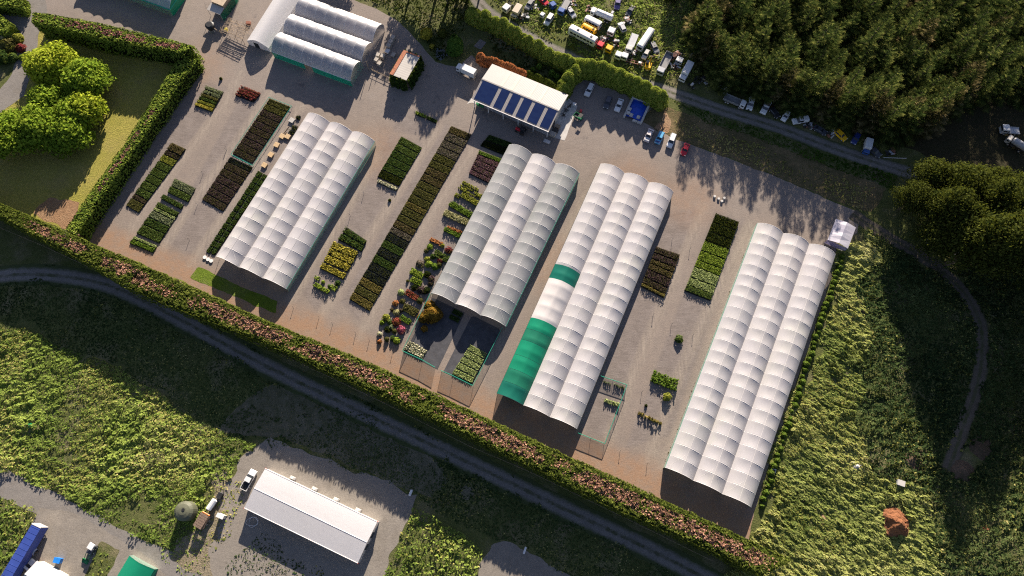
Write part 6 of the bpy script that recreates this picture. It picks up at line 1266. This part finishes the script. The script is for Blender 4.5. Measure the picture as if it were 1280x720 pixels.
crates = [(491, 47, 'topmost grey crate stack in the shaded yard'), (488.5, 52, 'second crate stack down in the shaded yard'), (486, 57, 'third crate stack down in the shaded yard'), (484, 62.5, 'white crate in the middle of the crate stacks'), (491.5, 67, 'crate set apart to the right in the shaded yard'), (472.5, 68.5, 'left crate stack of the lower four'), (478.5, 70, 'right crate stack of the lower four'), (470.5, 74.5, 'reddish crate stack of the lower four'), (474.5, 79, 'lowest pale crate stack by the wooden fence')]
M_CRATE = pm('grey_crate', (.40, .36, .31), .8, .2, 2)
for i, (x, y, l) in enumerate(crates):
    p = P(x, y, 1.0); r = thing('crate_stack', l, 'crates', (p.x, p.y, .03), -AX + random.uniform(-.1, .1), 'crate stacks in the shaded yard'); m = pt('white') if i == 3 else M_CRATE
    for k in range(2 if i not in (3, 4) else 1):
        b = MB(); z = .03 + k * .72
        b.box((0, 0, z + .06), (1.25, 1.45, .1), M_TIMBER)
        for s_ in (-1, 1): b.box((s_ * .6, 0, z + .38), (.06, 1.45, .54), m); b.box((0, s_ * .7, z + .38), (1.14, .06, .54), m)
        b.box((0, 0, z + .58), (1.12, 1.32, .04), m); b.build('crate', r)
# fence at the crate yard
a, d = P(461, 87), P(491, 101); fr = thing('post_fence', 'low timber rail fence with tall end posts by the crate yard', 'fence', a); b = MB(); v = d - a
for z in (.55, 1.0): b.cyl(Vector((0, 0, z)), v + Vector((0, 0, z)), .05, M_TIMBER, 5)
b.build('rail', fr)
for t, h in ((0, 4.2), (.22, 2.6), (.38, 1.5), (.7, 1.2), (1, 1.2)): b = MB(); b.cyl(v * t, v * t + Vector((0, 0, h)), .09, M_TIMBER, 6); b.build('post', fr)
# drying racks with poles, dark machine
r = thing('timber_rack', 'open rack of weathered poles and twigs beside the plain white tunnel', 'rack', P(298, 42), -AX); b = MB()
for x in (-4, -1.3, 1.4, 4):
    for y in (-2.6, 2.6): b.cyl((x, y, 0), (x, y, 2.6), .07, M_TIMBER, 5)
b.build('post', r); b = MB()
for i in range(16): a_ = random.uniform(-.25, .25); y = -2.8 + i * .37; b.cyl((-4.3, y, 2.2), (4.3, y + a_ * 4, 2.3), .06, M_TIMBER, 5)
for i in range(60): x, y = random.uniform(-4, 4), random.uniform(-2.6, 2.6); t = random.uniform(0, 6.28); l = random.uniform(.6, 2.0); b.cyl((x, y, 2.35), (x + l * math.cos(t), y + l * math.sin(t), 2.5), .04, M_TIMBER, 4, .02)
b.build('pole_deck', r)
b = MB(); b.rbox((0, 0, .4), (1.5, 1.2, .8), pt('rust'), .1); tag(b.build('rusty_bin', None, P(311, 30)), 'rusty brown bin by the pole rack', 'bin')
b = MB(); b.rbox((0, 0, .4), (1.0, 1.3, .8), pm('yellow_sack', (.42, .35, .05), .8), .2); tag(b.build('yellow_sack', None, P(283, 38)), 'dull yellow sack pile beside the pole rack', 'sack')
r = thing('black_hopper', 'round black hopper with a hanging chute by the lean-to', 'hopper', P(266, 38)); b = MB(); b.cyl((0, 0, 1.2), (0, 0, 2.6), 1.2, M_BLACK, 16, 1.45); b.cyl((0, 0, 2.6), (0, 0, 2.9), 1.45, M_BLACK, 16, 1.0); b.build('drum', r)
for k in range(4): b = MB(); b.cyl((math.cos(k * 1.571 + .8) * 1.0, math.sin(k * 1.571 + .8) * 1.0, 0), (math.cos(k * 1.571 + .8) * 1.0, math.sin(k * 1.571 + .8) * 1.0, 1.3), .08, M_STEEL, 6); b.build('leg', r)
b = MB(); b.cyl((1.1, -.5, 1.6), (3.2, -1.6, .6), .14, M_TIMBER, 6); b.build('chute', r)
# shed clutter on its apron
for i, (x, y, dx, dy, dz, m, l) in enumerate([(691, 168, 1.8, 1.4, 1.0, M_CRATE, 'grey crate at the lower end of the shed apron'), (694, 163.5, 1.8, 1.3, .9, M_CHASSIS, 'dark crate second from the lower end of the shed apron'), (697, 158.5, 1.4, 1.2, .8, M_TIMBER, 'brown timber crate in the middle of the shed apron'), (683.5, 177, 2.0, 1.1, .35, M_STEEL, 'pale steel platform in front of the shed apron'), (718, 131, 1.0, .8, 1.0, pt('white'), 'white box at the top of the shed apron'), (726, 139, .7, .7, .8, pt('red'), 'small red drum box above the green cart')]):
    p = P(x, y, dz / 2); r = thing('storage_box', l, 'box', (p.x, p.y, .07), -AX); b = MB(); b.rbox((0, 0, dz / 2), (dx, dy, dz), m, .06); b.build('body', r); b = MB(); b.box((0, 0, dz + .02), (dx * .96, dy * .96, .05), m); b.build('lid', r)
for i, (x, y) in enumerate([(704, 144), (708, 138), (712, 133)]):
    b = MB()
    for k in range(14): t = random.uniform(0, 6.28); b.cyl((random.uniform(-.7, .7), random.uniform(-.7, .7), .1), (random.uniform(-.9, .9), random.uniform(-.9, .9), random.uniform(.3, 1.2)), .05, M_CHASSIS, 4)
    tag(b.build('scrap_heap', None, P(x, y)), 'dark tangle of scrap metal on the shed apron, %s from the roof corner' % ('farthest', 'middle', 'nearest')[i], 'scrap', 'scrap heaps on the shed apron')
for x, y, l in [(598, 131, 'green wheelie bin left of the shed front'), (603, 133, 'darker green bin right of its neighbour at the shed front')]:
    r = thing('wheelie_bin', l, 'bin', P(x, y), -AX); b = MB(); b.box((0, 0, .5), (.9, .9, 1.0), pt('green'), taper=1.12); b.build('body', r); b = MB(); b.box((0, 0, 1.06), (1.1, 1.1, .08), pt('green')); b.build('lid', r)
# pipe stack near the pines
pp_ = [P(1157, 299, .2), P(1200, 322, .2)]; r = thing('pipe_stack', 'bundle of long silvery pipes lying beside the field track', 'pipes', pp_[0]); b = MB(); v = pp_[1] - pp_[0]; nn = Vector((-v.y, v.x, 0)).normalized()
for i in range(7): o_ = nn * (i - 3) * .35; b.cyl(o_ + v * random.uniform(0, .2) + Vector((0, 0, .15 + .1 * (i % 2))), o_ + v * random.uniform(.8, 1) + Vector((0, 0, .15 + .1 * (i % 2))), .09, M_STEEL, 6)
b.build('pipes', r); b = MB()
for t in (.2, .6): b.box(v * t, (.25, 2.6, .2), M_TIMBER, rz=math.atan2(v.y, v.x))
b.build('bearers', r)
tag(MB().cyl(P(1104, 197, .2), P(1133, 198, .2), .12, M_STEEL, 6).build('long_pipe'), 'single long pale pipe lying on the verge by the upper track', 'pipe')
# netted plant yard of the greyish greenhouse, enclosures
def railing(name, label, corners, h, net=None, posts=3, cat='fence', closed=False):
    w = PX(corners, h); o = w[0].copy(); o.z = 0; r = thing(name, label, cat, o); n = len(w)
    for i in range(n if closed else n - 1):
        a = w[i] - o; d = w[(i + 1) % n] - o; b = MB(); b.cyl(a, d, .07, M_GRAIL, 6); b.build('top_rail', r)
        if net: b = MB(); b.quad((a.x, a.y, .05), (d.x, d.y, .05), (d.x, d.y, h), (a.x, a.y, h), net); b.build('netting', r)
        for k in range(posts):
            p = a.lerp(d, k / posts); b = MB(); b.cyl((p.x, p.y, 0), (p.x, p.y, h), .04, M_GRAIL, 6); b.build('post', r)
    return r
railing('netted_fence', 'tall green netted fence around the open plant yard', [(537.5, 367), (503, 438.5), (527, 449.5), (543.5, 459)], 2.0, N_FENCE, 1); railing('netted_fence', 'green netted fence closing the right side of the open plant yard', [(551, 463), (566, 469.5), (591, 482), (628, 409)], 2.0, N_FENCE, 1)
railing('netted_enclosure', 'small green netted enclosure against the green-cloth greenhouse', [(750, 469.5), (784, 481), (756, 554.5), (722, 541)], 1.5, N_FENCE, 2)
railing('railed_enclosure', 'low green railed enclosure around olive and brown plant blocks', [(336, 121.5), (364.5, 132.5), (316, 207), (288.5, 193)], .7, None, 6, closed=True)
YPX = [(538, 367), (628, 410), (591, 484), (502, 440)]
sheet('weed_mat', PX([(541, 372), (581, 391), (547, 462), (506, 441)]), .045, M_MATT, 1., .0, None, 41); sheet('weed_mat', PX([(590, 394), (626, 412), (590, 482), (554, 465)]), .045, M_MATT, 1., .0, None, 42)
# irrigation risers
r0 = None
for (x, y) in [(816, 395), (839, 406), (866, 419), (802, 490), (367, 385), (399, 397), (416, 405), (445, 417), (462, 425), (491, 440), (775, 564), (809, 579), (455, 242), (438, 270), (420, 330), (283, 188), (254, 217), (289, 227), (247, 256), (237, 300), (284, 186), (203, 183), (189, 210), (160, 240), (840, 300), (862, 312)]:
    loc = P(x, y)
    if r0 is None:
        r0 = thing('sprinkler_riser', 'thin upright sprinkler pipe standing in a plant bed', 'sprinkler', loc, 0, 'sprinkler pipes in the plant beds'); MB().cyl((0, 0, 0), (0, 0, 1.1), .05, M_STEEL, 5).build('pipe', r0); MB().cyl((0, 0, 1.1), (0, 0, 1.2), .1, M_BLACK, 6).build('nozzle', r0)
    else: dup(r0, loc, 0)
# wire fence along the shelter belt
wf = thing('wire_fence', 'thin post and wire fence along the foot of the shelter belt', 'fence', P(-40, 268)); o = P(-40, 268); c = [p - o for p in [P(x, y) for x, y in ((-40, 268), (50, 306), (150, 352), (172, 362), (320, 429), (415, 473), (480, 504), (587, 558), (660, 589), (780, 647), (890, 701))]]
b = MB()
for a, d in zip(c[:-1], c[1:]):
    for z in (.5, 1.0): b.cyl(a + Vector((0, 0, z)), d + Vector((0, 0, z)), .02, M_TIMBER, 4, caps=False)
b.build('wire', wf); b = MB()
for a, d in zip(c[:-1], c[1:]):
    n = max(1, int((d - a).length / 5))
    for k in range(n): q = a.lerp(d, k / n); b.cyl(q, q + Vector((0, 0, 1.1)), .06, M_TIMBER, 5)
b.build('post', wf)
# heaps and bits in the right field
def heap(name, label, px, r, h, m, seed, n=26, cat='heap'):
    vs = []; fs = []
    for i in range(n + 1):
        for j in range(n):
            t = i / n; a = 6.283 * j / n; k = .75 + .5 * float(vnoise(np.array(math.cos(a) * 1.5 + 5), np.array(math.sin(a) * 1.5 + 5), seed)); z = h * (1 - t) ** 1.1 + (.28 * h * (float(fbm(np.array(math.cos(a) * t * 7 + 9.), np.array(math.sin(a) * t * 7 + 9.), seed + 3, 3)) - .5) * min(1, t * 4) if t < 1 else -.1)
            vs.append((r * k * t * math.cos(a), r * k * t * math.sin(a), max(z, -.05)))
    for i in range(n):
        for j in range(n): q = (j + 1) % n; fs.append((i * n + j, i * n + q, (i + 1) * n + q, (i + 1) * n + j))
    b = MB(); b.add(vs, fs, m); o_ = b.build(name, None, P(*px)); return tag(o_, label, cat)
M_CLAY = turf_mat('orange_clay', (.25, .105, .05), (.32, .15, .075), (.17, .07, .035), .3, 1.6, (.3, .18, .1), .3)
M_SPOIL = turf_mat('brown_spoil', (.11, .07, .05), (.15, .10, .07), (.06, .055, .03), .3, 1.3, (.2, .14, .1), .5)
heap('clay_heap', 'orange clay heap in the sunlit field', (1119, 654), 3.5, 3.2, M_CLAY, 3, 34)
heap('rubble_heap', 'small heap of pale broken concrete in the field', (1070, 583), 1.5, 1.1, M_CONC, 5, 12, 'rubble'); heap('dark_heap', 'dark earthy spoil heap at the end of the field track', (1203, 588), 3.0, 1.1, M_SPOIL, 7); heap('dark_heap', 'long low dark spoil heap beside the field track', (1226, 560), 3.2, .9, M_SPOIL, 8); heap('dark_heap', 'dark debris heap above the white crate', (1146, 575), 3.0, .8, M_SPOIL, 9)
heap('soil_patch_heap', 'flat tan soil heap low in the sunlit field', (1029, 649), 1.5, .3, M_SOIL, 11, 14); heap('brush_heap', 'dark brush heap at the top of the sunlit field', (1078, 390), 1.4, .9, M_LITTER, 12, 14); heap('brown_heap', 'small brown heap at the lower right of the field', (1233, 662), 1.0, .7, M_CLAY, 13, 14)
b = MB(); b.rbox((0, 0, .45), (1.7, 1.3, .9), pt('white'), .06); b.box((0, 0, .93), (1.8, 1.4, .07), pt('offwhite')); tag(b.build('white_crate', None, P(1124.5, 604), -rad(20)), 'white lidded crate standing in the shaded field', 'crate')
b = MB(); b.rbox((0, 0, .35), (.9, 1.7, .7), pt('white'), .05); b.box((0, 0, .72), (.6, 1.2, .04), M_DARK); tag(b.build('trough', None, P(966, 590), -AX), 'small white trough at the foot of the round shrubs', 'trough')
b = MB(); b.rbox((0, 0, .25), (1.6, .6, .4), pt('white'), .1); tag(b.build('white_bag', None, P(513.5, 616), -rad(110)), 'crumpled white bag at the gravel pad corner', 'bag'); b = MB(); b.rbox((0, 0, .15), (1.7, .5, .25), pt('white'), .05); tag(b.build('white_board', None, P(656, 688), -rad(110)), 'white board lying at the edge of the turning area', 'board')
b = MB(); b.box((0, 0, .5), (1.2, .8, 1.0), pt('green'), taper=.8); tag(b.build('green_box', None, P(40, 532), -rad(70)), 'small green box standing in the sunlit weeds', 'box')
heap('stone_heap', 'low pale stone heap in the shaded grass', (583, 616), 1.8, .25, M_WEAR, 15, 16)
for i, (x, y) in enumerate([(898, 249), (893, 246), (902, 252), (905, 248)]):
    b = MB(); b.cyl((0, 0, 0), (0, 0, .5), .42, pt('offwhite'), 9, .36); tag(b.build('drum', None, P(x, y)), 'pale small drum in the cluster on the shaded yard, %s' % ('lower left', 'farthest left', 'lowest', 'farthest right')[i], 'drum', 'pale drums on the yard')
# shade-yard pond and patio
sheet('pond', PX([(545, 60), (556, 62), (560, 70), (550, 76), (543, 70)]), .05, pm('pond_water', (.02, .035, .04), .08, .1, spec=.6, dirt=0), .5, .3, None, 51)
sheet('patio', PX([(600, 49), (608, 53), (601, 62), (592, 58)]), .06, M_PATH, .5, .0, None, 52)

JUNK = [(655, 21, 'round pale scrap lump below the beige box'), (668, 10, 'scrap heap left of the red car'), (715, 4, 'scrap heap right of the blue truck'), (756, 50, 'scrap between the big white bus and the cab'), (784, 27, 'scrap above the tilted grey wreck'), (790, 66, 'scrap beside the white flat deck truck'), (770, 55, 'scrap below the lone white cab'), (822, 72, 'scrap left of the long grey tray truck'), (843, 84, 'scrap right of the long grey tray truck'), (735, 12, 'scrap above the white tanker nose'), (886, 106, 'scrap behind the grey flat trailer'), (930, 135, 'scrap by the track near the van-like ute'), (1010, 158, 'scrap right of the ute along the track'), (1038, 168, 'scrap left of the yellow car'), (1112, 190, 'scrap right of the boxed light truck')]
for i, (x, y, l) in enumerate(JUNK):
    b = MB(); rj = random.Random(500 + i); ms = [M_CHASSIS, pt('rust'), pt('silver'), pt('offwhite'), M_RUBBER]
    for k in range(16):
        t = rj.uniform(0, 6.28); b.box((rj.uniform(-1.3, 1.3), rj.uniform(-1.1, 1.1), rj.uniform(.15, .7)), (rj.uniform(.3, 1.5), rj.uniform(.2, .7), rj.uniform(.1, .5)), ms[rj.randrange(5)], t)
    tag(b.build('scrap_pile', None, P(x, y)), l, 'scrap', 'scrap piles among the wrecked vehicles')
for x, y, x2, y2, c, k, l in [(662, 6, 658, 12, 'grey', 'hatch', 'grey car wreck near the top edge, left of the red one'), (714, 16, 718, 22, 'silver', 'sedan', 'silver car wreck right of the blue flat truck'), (788, 14, 784, 20, 'dark', 'sedan', 'dark car wreck below the purple car'), (818, 60, 822, 68, 'grey', 'wagon', 'grey wagon wreck right of the slim white bus'), (843, 70, 849, 66, 'rust', 'sedan', 'rusty car wreck left of the white cab on a frame'), (884, 101, 890, 105, 'black', 'wagon', 'black wagon wreck left of the grey flat trailer'), (1093, 190, 1098, 194, 'dark', 'sedan', 'dark sedan wreck past the boxed light truck')]:
    car(l, (x, y), (x2, y2), c, 4.3, 1.75, 1.35, k)
# ================================================================== light, sky, camera
SUN_EL, SUN_AZ = rad(20.0), rad(10.0)          # azimuth clockwise from +Y
w = bpy.data.worlds.new("World"); SC.world = w; w.use_nodes = True; nt = w.node_tree; nt.nodes.clear()
sky = nt.nodes.new('ShaderNodeTexSky'); sky.sky_type = 'NISHITA'; sky.sun_disc = False; sky.sun_elevation = SUN_EL; sky.sun_rotation = SUN_AZ; sky.air_density = 1.0; sky.dust_density = .6; sky.ozone_density = 1.2
bg = nt.nodes.new('ShaderNodeBackground'); bg.inputs[1].default_value = .050; out = nt.nodes.new('ShaderNodeOutputWorld')
tn = nt.nodes.new('ShaderNodeMix'); tn.data_type = 'RGBA'; tn.blend_type = 'MULTIPLY'; tn.inputs[0].default_value = 1.; tn.inputs[7].default_value = (1.02, .90, .97, 1)
nt.links.new(sky.outputs[0], tn.inputs[6]); nt.links.new(tn.outputs[2], bg.inputs[0]); nt.links.new(bg.outputs[0], out.inputs[0])
sd = bpy.data.lights.new('sun', 'SUN'); sd.energy = 5.0; sd.angle = rad(.53); sd.color = (1.0, .875, .735)
so = bpy.data.objects.new('sun', sd); COL.objects.link(so)
d = Vector((math.sin(SUN_AZ) * math.cos(SUN_EL), math.cos(SUN_AZ) * math.cos(SUN_EL), math.sin(SUN_EL))); so.rotation_euler = d.to_track_quat('Z', 'Y').to_euler(); so.location = d * 300
cd = bpy.data.cameras.new('camera'); cd.sensor_width = 36; cd.lens = 36 * FPX / 1280; cd.clip_end = 12000; cd.clip_start = 1
co = bpy.data.objects.new('camera', cd); COL.objects.link(co); co.location = (0, 0, ALT); co.rotation_euler = (TILT, 0, 0); SC.camera = co
SC.render.engine = 'CYCLES'; SC.cycles.max_bounces = 8; SC.cycles.diffuse_bounces = 3; SC.cycles.transmission_bounces = 4; SC.cycles.transparent_max_bounces = 8; SC.cycles.use_denoising = False; SC.cycles.filter_width = 1.15
vs_ = SC.view_settings; vs_.view_transform = 'Standard'; vs_.look = 'None'; vs_.exposure = 1.5; vs_.gamma = 1.0; vs_.use_curve_mapping = False
